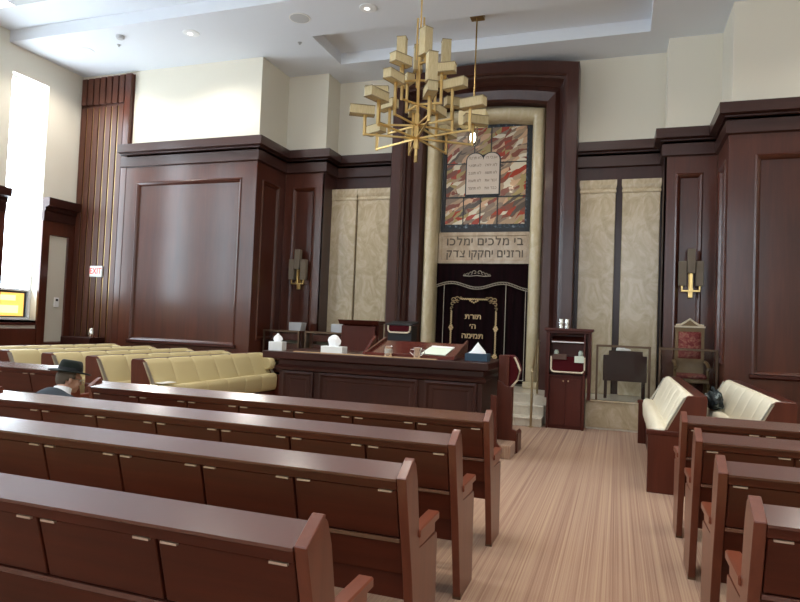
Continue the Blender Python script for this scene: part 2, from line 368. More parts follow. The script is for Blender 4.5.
# ---- left wall casings between the windows
def casing(y0, y1, name, label, n):
    t = thing(name, label, 'wall panel', (XL, (y0+y1)/2, 0), kind='structure', group='wood casings between left windows' if n else None)
    bm = new(); fy0, fy1, fz1 = y0+.19, y1-.2, 3.28
    mp = lambda u, v, d: (XL+.05-d, u, v)
    rects(bm, [(y0,y1,0,3.56,.05),(y0,y1,0,3.56,0),(fy0,fy1,.95,fz1,0),(fy0+.02,fy1-.02,.97,fz1-.02,.035)], mp, cap=False); obj('casing_frame', bm, 'panel_z', t)
    bm = new(); box(bm, XL, XL+.016, fy0+.02, fy1-.02, .97, fz1-.02); obj('fabric_insert', bm, 'fabric_panel', t)
    bm = new(); prism(bm, [(XL,3.56),(XL+.07,3.56),(XL+.07,3.75),(XL+.1,3.78),(XL+.1,3.84),(XL+.2,3.87),(XL+.2,4.04),(XL,4.04)], 'y', y0, y1); obj('casing_cornice', bm, 'bimah_x', t)
casing(10.06, 10.94, 'trim_1', 'dark wood casing with cream fabric insert beside the tall window', 0)
casing(7.95, 9.19, 'trim_2', 'dark wood casing between tall windows, cut by the left edge', 0)
bm = new(); box(bm, XL, XL+.045, 9.2, 10.05, 0, 1.25); tag(obj('trim_3', bm, 'panel_z', bevel=.004), 'dark wood apron below the tall window', 'wall panel', kind='structure')
for k, (a, b_) in enumerate(((5.65,6.89),(3.35,4.59),(1.05,2.29))): casing(a, b_, 'trim_%d' % (4+k), 'dark wood casing further forward along the left wall', 1)
t = thing('thermostat', 'small white thermostat on the cream fabric insert beside the window', 'thermostat', (XL+.016, 10.53, 1.8))
bm = new(); box(bm, XL+.016, XL+.045, 10.47, 10.59, 1.72, 1.93); obj('housing', bm, 'white_plastic', t, bevel=.006)
bm = new(); box(bm, XL+.045, XL+.049, 10.5, 10.56, 1.85, 1.9); obj('display', bm, 'black', t)
# ---- slatted wood corner
t = thing('trim_7', 'tall dark wood slatted panel in the left corner by the exit sign', 'wall panel', (-10.9, 10.93, 0), kind='structure')
bm = new(); box(bm, XL, -10.15, 10.93, 10.949, 0, 6.9); obj('backing', bm, 'slat_wood', t)
bm = new(); x = XL+.06; k = 0
while x < -10.4:
    box(bm, x, x+.135, 10.88, 10.93, 0, 6.22); box(bm, x, x+.135, 10.86, 10.93, 6.28, 6.88+.003*k); x += .175; k += 1
obj('slat', bm, 'slat_wood', t, bevel=.004)
bm = new(); x = XL+.06+.135
while x < -10.4: box(bm, x+.012, x+.028, 10.9, 10.93, 1, 6.22); x += .175
obj('brass_strip', bm, 'gold_dark', t)
bm = new(); box(bm, -10.33, -10.17, 10.84, 10.93, 0, 6.9); obj('edge_post', bm, 'panel_z', t, bevel=.006)
t = thing('exit_sign', 'white exit sign with red letters on the slatted wood corner', 'sign', (-10.86, 10.88, 2.54))
bm = new(); box(bm, -11.03, -10.69, 10.84, 10.88, 2.42, 2.66); obj('sign_box', bm, 'white_plastic', t, bevel=.006)
bm = text_bm('EXIT', .19, Matrix.Translation((-10.86, 10.838, 2.54)) @ Matrix.Rotation(PI/2,4,'X') @ Matrix.Diagonal((.85,1,1,1))); obj('letters', bm, 'exit_red', t)
# ---- panelled bays, pilasters, recess backs
CORN = [(0,4.80),(.05,4.82),(.05,5.02),(.0,5.03),(.0,5.065),(.07,5.07),(.07,5.09),(.16,5.11),(.16,5.28),(0,5.28)]
def panelled(name_bm, u0, u1, z0, z1, pu0, pu1, pz0, pz1, fn):
    rects(name_bm, [(u0,u1,z0,z1,.08),(u0,u1,z0,z1,0),(pu0,pu1,pz0,pz1,0),(pu0+.025,pu1-.025,pz0+.025,pz1-.025,-.022),(pu0+.06,pu1-.06,pz0+.06,pz1-.06,.0),(pu0+.085,pu1-.085,pz0+.085,pz1-.085,.035)], fn)
def bay(name, label, x0, x1, pu0, pu1, xr, side, yfront=10.85, ledge=True):
    t = thing(name, label, 'wall panelling', ((x0+x1)/2, yfront, 0), kind='structure')
    bm = new(); panelled(bm, x0+.004, x1-.004, 0, 4.82, pu0, pu1, 1.06, 4.48, XZ(yfront)); obj('front_panel', bm, 'panel_z', t)
    bm = new(); fx = (lambda u, v, d: (xr-side*d, u, v))
    panelled(bm, yfront+.004, 12.0, 0, 4.82, yfront+.22, 12.0-.22, 1.2, 4.48, fx); obj('return_panel', bm, 'panel_z', t)
    bm = new(); rects(bm, [(pu0-.03,pu1+.03,1.02,1.1,-.01),(pu0-.03,pu1+.03,1.05,1.1,-.06),(pu0,pu1,1.09,1.1,-.06),(pu0,pu1,1.1,1.102,0)], XZ(yfront)); obj('panel_ledge', bm, 'panel_x', t)
    return t
tL = bay('trim_8', 'large glossy dark wood wall panel left of the ark', -10.27, PL, -9.87, -7.23, PL, 1)
tR = bay('trim_9', 'large dark wood wall panel right of the ark', PR, XR, 1.945, 5.9, PR, -1)
def pilaster(name, label, x0, x1, side):
    t = thing(name, label, 'pilaster', ((x0+x1)/2, 12.0, 0), kind='structure')
    bm = new(); panelled(bm, x0+.004, x1-.004, 0, 4.82, x0+.19, x1-.19 if side > 0 else x1-.22, 1.2, 4.5, XZ(12.0)); obj('front_panel', bm, 'panel_z', t)
    xr = x1 if side > 0 else x0
    bm = new(); box(bm, min(xr,xr-.04*side), max(xr,xr-.04*side), 12.0, YB+.05, 0, 4.82); obj('return_panel', bm, 'ark_wood', t)
    return t
pilaster('trim_10', 'dark wood pilaster carrying the left wall sconce', PL, QL, 1)
pilaster('trim_11', 'dark wood pilaster carrying the right wall sconce', QR, PR, -1)
for nm, lab, a, b_ in (('trim_12','dark wood recess behind the two left marble slabs',QL,X0-1.6),('trim_13','dark wood recess behind the two right marble slabs',X0+1.6,QR)):
    bm = new(); box(bm, a, b_, YB, YB+.06, 0, 4.82); tag(obj(nm, bm, 'ark_wood'), lab, 'wall panelling', kind='structure')
bm = new(); sweep(bm, [(-10.3,10.85),(PL,10.85),(PL,12.0),(QL,12.0),(QL,YB),(X0-1.7,YB)], CORN); tag(obj('trim_14', bm, 'cornice_wood'), 'dark wood cornice stepping along the wall left of the ark', 'cornice', kind='structure')
bm = new(); sweep(bm, [(X0+1.7,YB),(QR,YB),(QR,12.0),(PR,12.0),(PR,10.85),(XR,10.85)], CORN); tag(obj('trim_15', bm, 'cornice_wood'), 'dark wood cornice stepping along the wall right of the ark', 'cornice', kind='structure')
# ---- marble slabs
for k, (a, b_, lab) in enumerate(((-6.07,-5.38,'tall marble slab left of the ark, beside the left sconce pilaster'),(-5.34,-4.62,'tall marble slab left of the ark, next to the ark frame'),(-.73,-.09,'tall marble slab right of the ark, next to the ark frame'),(.03,.69,'tall marble slab right of the ark, beside the right sconce pilaster'))):
    t = thing('marble_slab', lab, 'marble slab', ((a+b_)/2, YB, .49), group='marble slabs beside the ark')
    bm = new(); box(bm, a, b_, YB-.2, YB-.005, .49, 4.27); obj('slab', bm, 'marble_slab', t, bevel=.012)
    bm = new(); loft(bm, [[(a-o,YB-.005,z),(a-o,YB-.2-o,z),(b_+o,YB-.2-o,z),(b_+o,YB-.005,z)] for o, z in ((0,4.27),(.006,4.28),(.012,4.30),(.006,4.33),(.0,4.345),(.010,4.38),(.017,4.42),(.017,4.52))]); obj('moulding', bm, 'marble_slab', t)
# ------------------------------------------------------------------ the ark
t = thing('ark_surround', 'tall arched dark wood and marble surround of the central ark', 'ark surround', (X0, 12.3, .49))
Z0 = .49
bm = new(); archrings(bm, [(1.87,6.77,.15,12.62,Z0),(1.87,6.77,.15,12.2,Z0),(1.85,6.75,.15,12.17,Z0),(1.66,6.55,.15,12.17,Z0),(1.62,6.52,.15,12.2,Z0),(1.62,6.52,.15,12.62,Z0)]); obj('outer_frame', bm, 'frame_wood', t)
bm = new(); archrings(bm, [(1.62,6.52,.15,12.24,Z0),(1.58,6.48,.15,12.26,Z0),(1.56,6.44,.15,12.34,Z0),(1.50,6.38,.15,12.40,Z0),(1.50,6.38,.15,12.62,Z0),(1.62,6.52,.15,12.62,Z0)]); obj('cove', bm, 'ark_wood', t)
bm = new(); archrings(bm, [(1.50,6.38,.15,12.42,Z0),(1.45,6.30,.15,12.38,Z0),(1.42,6.27,.14,12.36,Z0),(1.27,6.12,.12,12.4,Z0),(1.24,6.08,.12,12.44,Z0),(1.22,6.06,.12,12.62,Z0),(1.50,6.38,.15,12.62,Z0)]); obj('inner_frame', bm, 'frame_wood', t)
bm = new(); rg = []
for k in range(13):
    a = PI*k/12; h = 1.095+.125*math.cos(a); rg.append((h, 5.94+.13*math.cos(a), .08, 12.64-.17*math.sin(a), Z0))
archrings(bm, [(1.22,6.07,.08,12.95,Z0)]+rg+[(.97,5.81,.08,12.95,Z0)]); obj('marble_moulding', bm, 'marble_cream', t, smooth=True)
bm = new()
for s in (-1, 1):
    xa = X0+s*.95; xb = X0+s*1.25; box(bm, min(xa,xb), max(xa,xb), 12.42, 12.9, Z0, Z0+.13)
obj('marble_plinth', bm, 'marble_cream', t, bevel=.01)
# stained glass
GY = 12.88; gx0, gx1, gz0, gz1 = X0-.93, X0+.93, 3.62, 5.92
def gxz(px, py):   # from the fractions of the window
    return gx0+(gx1-gx0)*px, gz1-(gz1-gz0)*py
t = thing('stained_glass_window', 'stained glass panel with flame shards and two tablets above the ark', 'stained glass', (X0, GY, gz0))
bm = new(); box(bm, gx0, gx1, GY, GY+.03, gz0, gz1+.05); obj('border_pane', bm, 'border_glass', t)
bm = new(); ix0, iz1 = gxz(.045, .045); ix1, iz0 = gxz(.945, .925)
for (a, b_, c, d) in ((0,.345,0,.36),(.355,.555,0,.36),(.565,1,0,.36),(0,.245,.37,.715),(.675,1,.37,.715),(0,.225,.725,1),(.235,.44,.725,1),(.45,.655,.725,1),(.665,1,.725,1)):
    pane = new(); box(pane, ix0+(ix1-ix0)*a, ix0+(ix1-ix0)*b_, GY-.012, GY, iz1+(iz0-iz1)*d, iz1+(iz0-iz1)*c); obj('flame_pane', pane, 'flame_glass', t)
bm.free()
bm = new(); W = lambda a: ix0+(ix1-ix0)*a; H_ = lambda a: iz1+(iz0-iz1)*a
def bar(x0, x1, z0, z1): box(bm, x0, x1, GY-.025, GY, z0, z1)
bar(gx0, gx1, gz0, gz0+.09); bar(gx0, gx0+.07, gz0+.09, gz1+.05); bar(gx1-.06, gx1, gz0+.09, gz1+.05); bar(gx0+.07, gx1-.06, gz1-.03, gz1+.05)
bar(W(0), W(.25), H_(.37), H_(.36)); bar(W(.67), W(1.02), H_(.37), H_(.36)); bar(W(0), W(1.02), H_(.725), H_(.712))
bar(W(.345), W(.357), H_(.27), H_(-.02)); bar(W(.555), W(.567), H_(.27), H_(-.02)); bar(W(.225), W(.236), H_(1.02), H_(.72)); bar(W(.44), W(.451), H_(1.02), H_(.72)); bar(W(.655), W(.667), H_(1.02), H_(.72))
obj('lead_bar', bm, 'lead', t)
def tabshape(x0, x1, zb, zs, ofs=0):
    w = (x1-x0)/2; out = [(x0-ofs, zb-ofs), (x1+ofs, zb-ofs)]
    for c in (x1-w/2, x0+w/2):
        for k in range(11):
            a = PI*k/10; r = w/2+ofs; out.append((c+r*math.cos(a), zs+r*.85*math.sin(a)))
    return out
tx0, tx1, tzb, tzs = W(.262), W(.672), H_(.69), H_(.335)
bm = new(); prism(bm, tabshape(tx0, tx1, tzb, tzs, .028), 'y', GY-.022, GY+.004); obj('tablet_rim', bm, 'lead', t)
bm = new(); prism(bm, tabshape(tx0, tx1, tzb, tzs), 'y', GY-.035, GY); tb = obj('tablets', bm, 'tablet', t)
rows = [tzs+.05-k*(tzs-tzb-.02)/4.35 for k in range(5)]
R_ = ["\u05d0\u05e0\u05db\u05d9 \u05d4\u05f3","\u05dc\u05d0 \u05d9\u05d4\u05d9\u05d4","\u05dc\u05d0 \u05ea\u05e9\u05d0","\u05d6\u05db\u05d5\u05e8 \u05d0\u05ea","\u05db\u05d1\u05d3 \u05d0\u05ea"]
L_ = ["\u05dc\u05d0 \u05ea\u05e8\u05e6\u05d7","\u05dc\u05d0 \u05ea\u05e0\u05d0\u05e3","\u05dc\u05d0 \u05ea\u05d2\u05e0\u05d1","\u05dc\u05d0 \u05ea\u05e2\u05e0\u05d4","\u05dc\u05d0 \u05ea\u05d7\u05de\u05d3"]
tw = (tx1-tx0)/2
for a_, b_, z in zip(R_, L_, rows):
    for bm in heb(a_, .085, tx1-tw*.50, GY-.036, z, 1, .004, .012, .09, .25)+heb(b_, .085, tx0+tw*.50, GY-.036, z, 1, .004, .012, .09, .27): obj('tablet_letters', bm, 'tablet_ink', tb)
# inscription
t = thing('inscription_panel', 'cream marble panel with two lines of Hebrew letters below the stained glass', 'sign', (X0, 12.9, 2.96))
bm = new(); rects(bm, [(X0-.96,X0+.96,2.96,3.62,.06),(X0-.96,X0+.96,2.96,3.62,-.05),(X0-.90,X0+.90,3.03,3.55,-.05),(X0-.88,X0+.88,3.05,3.53,-.035)], XZ(12.88)); obj('slab', bm, 'marble_sign', t)
for line, z in (("\u05d1\u05d9 \u05de\u05dc\u05db\u05d9\u05dd \u05d9\u05de\u05dc\u05db\u05d5", 3.42), ("\u05d5\u05e8\u05d6\u05e0\u05d9\u05dd \u05d9\u05d7\u05e7\u05e7\u05d5 \u05e6\u05d3\u05e7", 3.17)):
    for bm in heb(line, .235, X0+.02, 12.842, z, 1.0, .008, .016, .13, 1.60): obj('letters', bm, 'inscription', t)
# curtain
CYF = 12.84
t = thing('ark_curtain', 'black velvet ark curtain with gold embroidery between the marble columns', 'curtain', (X0, CYF, .52))
bm = new(); N = 72; rg = []
for y_off, zs in ((0, (.53, 2.62)),):
    cols = []
    for i in range(N+1):
        u = i/N; x = X0-.96+1.92*u; y = CYF+.018*math.sin(u*46)+.01*math.sin(u*19+1)
        cols.append([bm.verts.new((x,y,.53)), bm.verts.new((x,y,2.95)), bm.verts.new((x,y+.02,2.95)), bm.verts.new((x,y+.02,.53))])
    for a, b_ in zip(cols, cols[1:]):
        for k in range(4): bm.faces.new((a[k], b_[k], b_[(k+1)%4], a[(k+1)%4]))
    bm.faces.new(cols[0]); bm.faces.new(cols[-1][::-1])
obj('drape', bm, 'velvet_black', t, smooth=True)
def scal(u):  # lower edge of the valance
    return 2.48+.055*math.cos((u-.17)*2*PI/.56) - .10*max(0,u-.78)
bm = new(); ups = []; n = 60
top = [(X0-.96+1.92*i/n, 2.96) for i in range(n+1)]; bot = [(X0-.96+1.92*i/n, scal(i/n)) for i in range(n+1)]
for (xa, za), (xb, zb), (xc, zc), (xd, zd) in zip(top, top[1:], bot[1:], bot): prism(bm, [(xa,za),(xb,zb),(xc,zc),(xd,zd)], 'y', CYF-.06, CYF-.045)
bmesh.ops.remove_doubles(bm, verts=bm.verts, dist=1e-4); va = obj('valance', bm, 'velvet_black', t)
bm = new()
for o in (0, .045): tube(bm, [(x, CYF-.064, z+o) for x, z in bot], .007, 6)
for i in range(0, n, 1):
    x, z = bot[i]; tube(bm, [(x, CYF-.064, z), (x+.016, CYF-.064, z+.045)], .004, 4)
obj('valance_braid', bm, 'silver_thread', va)
def scroll(bm, cx, cz, y, s, flip=1, rot=0):
    pts = []
    for k in range(22):
        a = k/21*3.6*PI/2; r = s*(1-k/26); pts.append((cx+flip*r*math.cos(a+rot), y, cz+r*math.sin(a+rot)))
    tube(bm, pts, s*.13, 5)
bm = new(); vx, vz, vy = X0-.10, 2.74, CYF-.066
for s in (-1, 1):
    for k, (dx, dz, sz) in enumerate(((.05,.03,.05),(.12,.01,.04),(.19,-.01,.035),(.25,-.025,.03))): scroll(bm, vx+s*dx, vz+dz, vy, sz, s, 0)
    tube(bm, [(vx, vy, vz-.03), (vx+s*.15, vy, vz-.045), (vx+s*.29, vy, vz-.035)], .008, 5)
obj('valance_embroidery', bm, 'silver_thread', va)
ey = CYF-.04
bm = new(); fx0, fx1, fz0, fz1 = X0-.62, X0+.32, .95, 2.22; fc = (fx0+fx1)/2
for k in range(46):
    z = fz0+(fz1-.25-fz0)*k/45; 
    for x in (fx0, fx1): ball(bm, (x+.008*(-1)**k, ey, z), .012, .006, .018, n=6)
for k in range(24):
    x = fx0+.2+(fx1-fx0-.4)*k/23; ball(bm, (x, ey, fz1+.008*(-1)**k), .02, .006, .011, n=6)
for s, x in ((1, fx0), (-1, fx1)):
    for (dx, dz, sz) in ((.03,-.02,.05),(.11,0,.05),(.19,.01,.035),(.02,-.11,.05),(.07,-.07,.04),(.0,-.2,.035),(.13,-.06,.035)): scroll(bm, x+s*dx, fz1+dz, ey, sz, s, .5)
    for zz in (1.62, 1.05):
        for k in range(6): a = k*PI/3; ball(bm, (x+.035*math.cos(a), ey, zz+.04*math.sin(a)), .02, .006, .02, n=6)
    for (dx, dz, sz) in ((.03,.02,.05),(.09,.0,.045),(.02,.09,.04)): scroll(bm, x+s*dx, fz0+dz, ey, sz, s, .2)
for k in range(5): ball(bm, (fc-.08+.04*k, ey, fz1-.03-.02*(2-abs(k-2))), .02, .006, .02, n=6)
obj('border_embroidery', bm, 'gold_thread', t)
for line, z in (("\u05ea\u05d5\u05e8\u05ea", 1.855), ("\u05d4\u05f3", 1.655), ("\u05ea\u05de\u05d9\u05de\u05d4", 1.455)): 
    for bm in heb(line, .15, fc-.01, ey, z, 1.1, .006, .016): obj('letters', bm, 'gold_thread', t)
for x in (X0-.80, X0+.50, X0+.90):
    bm = new(); box(bm, x, x+.012, ey-.004, ey+.004, .6, scal((x-X0+.96)/1.92)); obj('piping', bm, 'silver_thread', t)
bm = new(); box(bm, X0+.512, X0+.90, ey-.004, ey+.004, .6, .615); obj('piping', bm, 'silver_thread', t)
# ------------------------------------------------------------------ platform, steps, rails
t = thing('ark_platform', 'raised marble platform in front of the ark wall', 'platform', (X0, 11.9, 0), kind='structure')
bm = new(); box(bm, PL, X0-1.3, 11.37, 12.6, 0, .46); box(bm, X0+1.3, PR, 11.37, 12.6, 0, .46); box(bm, X0-1.3, X0+1.3, 11.52, 12.96, 0, .46); obj('base', bm, 'marble_step', t)
bm = new(); box(bm, PL, X0-1.3, 11.37, 12.6, .46, .487); box(bm, X0+1.3, PR, 11.37, 12.6, .46, .487); box(bm, X0-1.3, X0+1.3, 11.5, 12.96, .46, .487); obj('deck', bm, 'marble_step', t)
for nm, lab, a, b_ in (('low_wall','low cream marble wall under the glass rails right of the ark',-.48,PR-.01),('low_wall','low cream marble wall under the glass rails left of the ark',PL+.01,-4.86)):
    tt = thing(nm, lab, 'low wall', ((a+b_)/2, 11.3, 0), kind='structure')
    bm = new(); box(bm, a, b_, 11.25, 11.37, .03, .46); obj('facing', bm, 'marble_slab', tt, bevel=.006)
    bm = new(); box(bm, a, b_, 11.235, 11.37, .46, .49); obj('coping', bm, 'marble_slab', tt, bevel=.006)
    bm = new(); box(bm, a, b_, 11.26, 11.37, 0, .03); obj('base_strip', bm, 'marble_step', tt)
t = thing('marble_steps', 'cream marble steps leading up to the ark', 'steps', (X0, 11.2, 0), kind='structure')
for k, (y, z) in enumerate(((10.88,.15),(11.2,.32))):
    bm = new(); box(bm, X0-1.29, X0+1.5 if k == 0 else X0+1.5, y, 11.52, z-.17 if k else 0, z-.03); box(bm, X0-1.29, X0+1.5, y-.025, 11.52, z-.03, z); obj('step', bm, 'marble_step', t, bevel=.005)
t = thing('handrail', 'slim brass handrail rising beside the ark steps', 'handrail', (-1.34, 10.86, 0))
bm = new(); tube(bm, [(-1.34,10.84,0),(-1.34,10.84,.92),(-1.34,10.87,.97),(-1.34,11.55,1.42),(-1.34,11.62,1.44),(-1.34,11.7,1.44)], .02, 10); obj('rail', bm, 'brass', t, smooth=True)
bm = new(); tube(bm, [(-1.34,11.62,.487),(-1.34,11.62,1.43)], .018, 10); obj('post', bm, 'brass', t, smooth=True)
bm = new(); lathe(bm, [(.05,0),(.05,.012),(.025,.02)], (-1.34,10.84,0), 16); obj('base_flange', bm, 'brass', t)
def grail(x0, x1, lab):
    t = thing('glass_railing', lab, 'railing', ((x0+x1)/2, 11.3, .49), group='glass railings on the low marble walls'); w = .035
    bm = new(); box(bm, x0, x0+w, 11.28, 11.32, .49, 1.43); box(bm, x1-w, x1, 11.28, 11.32, .49, 1.43); box(bm, x0+w, x1-w, 11.28, 11.32, 1.395, 1.43); obj('bronze_frame', bm, 'bronze', t, bevel=.004)
    bm = new(); box(bm, x0+w, x1-w, 11.296, 11.304, .495, 1.395); obj('glass_sheet', bm, 'rail_glass', t)
grail(-.33, .54, 'bronze framed glass railing in front of the stepped dark stand'); grail(.66, 1.55, 'bronze framed glass railing in front of the red throne')
grail(-5.90, -5.06, 'bronze framed glass railing behind the larger white tissue box'); grail(-6.85, -6.02, 'bronze framed glass railing at far left behind the small tissue box')
# stepped dark stand behind the first right rail
t = thing('reading_stand', 'dark wood reading stand with stepped top behind the right glass rail', 'stand', (.13, 11.75, .487))
bm = new(); prism(bm, [(-.22,.80),(.50,.80),(.50,1.25),(.43,1.25),(.43,1.33),(-.13,1.33),(-.13,1.25),(-.22,1.25)], 'y', 11.68, 11.73); obj('front_board', bm, 'bimah_z', t, bevel=.006)
for x in (-.2, .43):
    bm = new(); box(bm, x, x+.05, 11.73, 11.78, .487, 1.24); obj('leg', bm, 'bimah_z', t, bevel=.004)
    bm = new(); box(bm, x, x+.05, 12.05, 12.1, .487, .95); obj('leg', bm, 'bimah_z', t, bevel=.004)
bm = new(); box(bm, -.2, .48, 11.73, 12.12, .93, .97); obj('shelf', bm, 'bimah_x', t, bevel=.004)
bm = new(); ball(bm, (.07,11.71,1.345), .085, .06, .07, n=14); ball(bm, (.13,11.71,1.345), .11, .05, .03, n=12); bmesh.ops.bisect_plane(bm, geom=bm.verts[:]+bm.edges[:]+bm.faces[:], plane_co=(0,0,1.332), plane_no=(0,0,-1), clear_outer=True)
tag(obj('folded_cloth', bm, 'tissue', loc=(.07,11.7,1.33), smooth=True), 'crumpled white cloth on top of the stepped dark stand', 'cloth')
# throne
t = thing('throne_chair', 'carved throne chair with red brocade back on the right platform', 'chair', (1.18, 11.75, .487))
bm = new(); rects(bm, [(.95,1.41,1.2,1.78,.05),(.95,1.41,1.2,1.78,0),(1.0,1.36,1.25,1.71,0),(1.0,1.36,1.25,1.71,.02)], XZ(11.86), cap=False); box(bm, .95, 1.41, 11.91, 11.93, 1.0, 1.78); obj('back_frame', bm, 'throne_wood', t, bevel=.004)
bm = new(); rects(bm, [(1.0,1.36,1.25,1.71,.03),(1.0,1.36,1.25,1.71,.01),(1.05,1.31,1.3,1.66,-.025)], XZ(11.86)); obj('back_pad', bm, 'brocade', t, smooth=True)
bm = new(); prism(bm, [(.94,1.78),(1.42,1.78),(1.42,1.81),(.94,1.81)], 'y', 11.84, 11.93)
tube(bm, [(.96,11.88,1.82),(1.04,11.88,1.83),(1.12,11.88,1.88),(1.18,11.88,1.93),(1.24,11.88,1.88),(1.32,11.88,1.83),(1.40,11.88,1.82)], .018, 8); obj('crest', bm, 'cream_trim', t)
bm = new(); prism(bm, [(1.04,1.8),(1.32,1.8),(1.18,1.91)], 'y', 11.87, 11.9); obj('crest_panel', bm, 'throne_wood', t)
bm = new(); box(bm, .92, 1.44, 11.42, 11.92, .86, .93); obj('seat_frame', bm, 'throne_wood', t, bevel=.008)
bm = new(); box(bm, .95, 1.41, 11.44, 11.9, .93, 1.0); obj('seat_pad', bm, 'brocade', t, bevel=.02)
for s, x in ((-1,.93),(1,1.43)):
    for y in (11.45, 11.88):
        bm = new(); lathe(bm, [(.022,0),(.03,.04),(.02,.1),(.03,.2),(.024,.3),(.034,.37)], (x,y,.487), 12); obj('leg', bm, 'throne_wood', t, smooth=True)
    bm = new(); tube(bm, [(x,11.9,1.2),(x,11.7,1.19),(x,11.5,1.16),(x,11.43,1.12),(x,11.45,1.06)], .03, 8); tube(bm, [(x,11.52,.92),(x,11.5,1.14)], .022, 8); obj('arm', bm, 'throne_wood', t, smooth=True)
# ------------------------------------------------------------------ wall sconces
def sconce(x, lab):
    t = thing('wall_sconce', lab, 'sconce', (x, 12.0, 2.3), group='wall sconces on the pilasters')
    for dx, z0, z1, y in ((0,2.72,3.14,11.86),(-.135,2.5,2.93,11.88),(.135,2.5,2.93,11.88)):
        bm = new(); box(bm, x+dx-.06, x+dx+.06, y-.05, y+.07, z0, z1); obj('shade', bm, 'shade_grey', t, bevel=.005)
    bm = new(); box(bm, x-.035, x+.035, 11.92, 11.998, 2.3, 2.74); box(bm, x-.035, x+.035, 11.84, 11.93, 2.42, 2.46); box(bm, x-.15, x+.15, 11.86, 11.9, 2.4, 2.43)
    for dx in (-.14, .14): box(bm, x+dx-.012, x+dx+.012, 11.865, 11.895, 2.43, 2.5)
    box(bm, x-.02, x+.02, 11.86, 11.9, 2.43, 2.72); obj('bracket', bm, 'gold', t, bevel=.003)
sconce(-6.44, 'brass sconce with three grey box shades on the left pilaster'); sconce(1.18, 'brass sconce with three grey box shades on the right pilaster')
# ------------------------------------------------------------------ lecterns beside the ark
def velvet_pouch(x0, x1, y, z0, z1, parent):
    r = .06
    sh = [(x0, z1)] + [(x0+r+r*math.cos(a), z0+r+r*math.sin(a)) for a in [PI+k*PI/12 for k in range(7)]] + [(x1-r+r*math.cos(a), z0+r+r*math.sin(a)) for a in [1.5*PI+k*PI/12 for k in range(7)]] + [(x1, z1)]
    bm = new(); prism(bm, sh, 'y', y-.02, y); p = obj('velvet_cover', bm, 'velvet_red', parent)
    bm = new(); tube(bm, [(x, y-.02, z) for x, z in sh], .016, 6); obj('trim_cord', bm, 'cream_trim', p, smooth=True)
    return p
def lectern(sx, lab):
    """sx: +1 right lectern as seen, -1 mirrored about the ark axis"""
    cx = X0+sx*1.9; fc = cx-.025
    t = thing('ark_lectern', lab, 'lectern', (cx, 11.15, 0), group='tall lecterns flanking the ark steps')
    bm = new(); box(bm, fc-.31, fc+.31, 10.95, 11.24, .0, .86); obj('cabinet', bm, 'lectern_z', t, bevel=.004)
    for s in (-1, 1):
        bm = new(); xa, xb = (fc-.255, fc-.003) if s < 0 else (fc+.003, fc+.255); box(bm, xa, xb, 10.932, 10.95, .06, .84); d = obj('door', bm, 'lectern_z', t, bevel=.003)
        bm = new(); ball(bm, (fc+s*.04, 10.92, .8), .014, .014, .014, n=10); obj('knob', bm, 'brass', d, smooth=True)
    bm = new(); 
    for q in (fc-.305, fc+.275): bm = new(); box(bm, q, q+.03, 10.9, 10.95, 0, 1.6); obj('front_post', bm, 'lectern_z', t, bevel=.003)
    for s in (-1, 1): bm = new(); xa, xb = sorted((cx+s*.315, cx+s*.37)); box(bm, xa, xb, 10.97, 11.23, .5, 1.6); obj('side_panel', bm, 'lectern_z', t, bevel=.004)
    bm = new(); box(bm, cx-.31, cx+.31, 11.2, 11.24, .86, 1.63); obj('back_panel', bm, 'lectern_z', t)
    bm = new(); box(bm, cx-.31, cx+.31, 10.95, 11.2, .86, .9); obj('shelf', bm, 'lectern_z', t, bevel=.003)
    bm = new(); box(bm, cx-.27, cx+.27, 11.1, 11.13, .9, 1.46); obj('inner_panel', bm, 'lectern_z', t)
    bm = new(); prism(bm, [(10.92,1.44),(11.2,1.52),(11.2,1.55),(10.92,1.47)], 'x', cx-.27, cx+.27); obj('book_slope', bm, 'lectern_z', t, bevel=.003)
    bm = new(); box(bm, cx-.27, cx+.27, 10.905, 10.92, 1.445, 1.465); obj('edge_strip', bm, 'steel', t)
    bm = new(); box(bm, cx-.40, cx+.40, 10.88, 11.24, 1.635, 1.685); box(bm, cx-.37, cx+.37, 10.91, 11.24, 1.60, 1.635); obj('top', bm, 'lectern_z', t, bevel=.008)
    return t, cx
t, cx = lectern(1, 'tall cherry wood lectern with velvet pouch right of the ark steps')
p = velvet_pouch(cx-.27, cx+.27, 10.93, .95, 1.21, t)
bm = new(); box(bm, cx-.24, cx-.02, 10.87, 10.9, 1.16, 1.25); b1 = obj('prayer_book', bm, 'book_brown', loc=(cx-.13,10.88,1.16), bevel=.004); tag(b1, 'brown prayer book tucked in the right lectern pouch', 'book')
bm = new(); box(bm, cx+.11, cx+.26, 10.868, 10.89, 1.12, 1.23); tag(obj('paper_slip', bm, 'page_green', loc=(cx+.18,10.88,1.12)), 'pale folded paper tucked in the right lectern pouch', 'paper')
for dx, lab in ((-.2,'small glass jar at left above the lectern pouch'),(.2,'small glass jar at right above the lectern pouch')):
    bm = new(); lathe(bm, [(.03,0),(.04,.02),(.04,.07),(.025,.09),(.028,.1)], (cx+dx,11.05,1.215), 14); 
    o = obj('glass_jar', bm, 'page_green', loc=(cx+dx,11.05,1.215), smooth=True); tag(o, lab, 'jar', 'jars in the right lectern')
bm = new(); box(bm, cx-.27, cx+.27, 10.98, 11.1, 1.195, 1.213); obj('jar_shelf', bm, 'lectern_z', t)
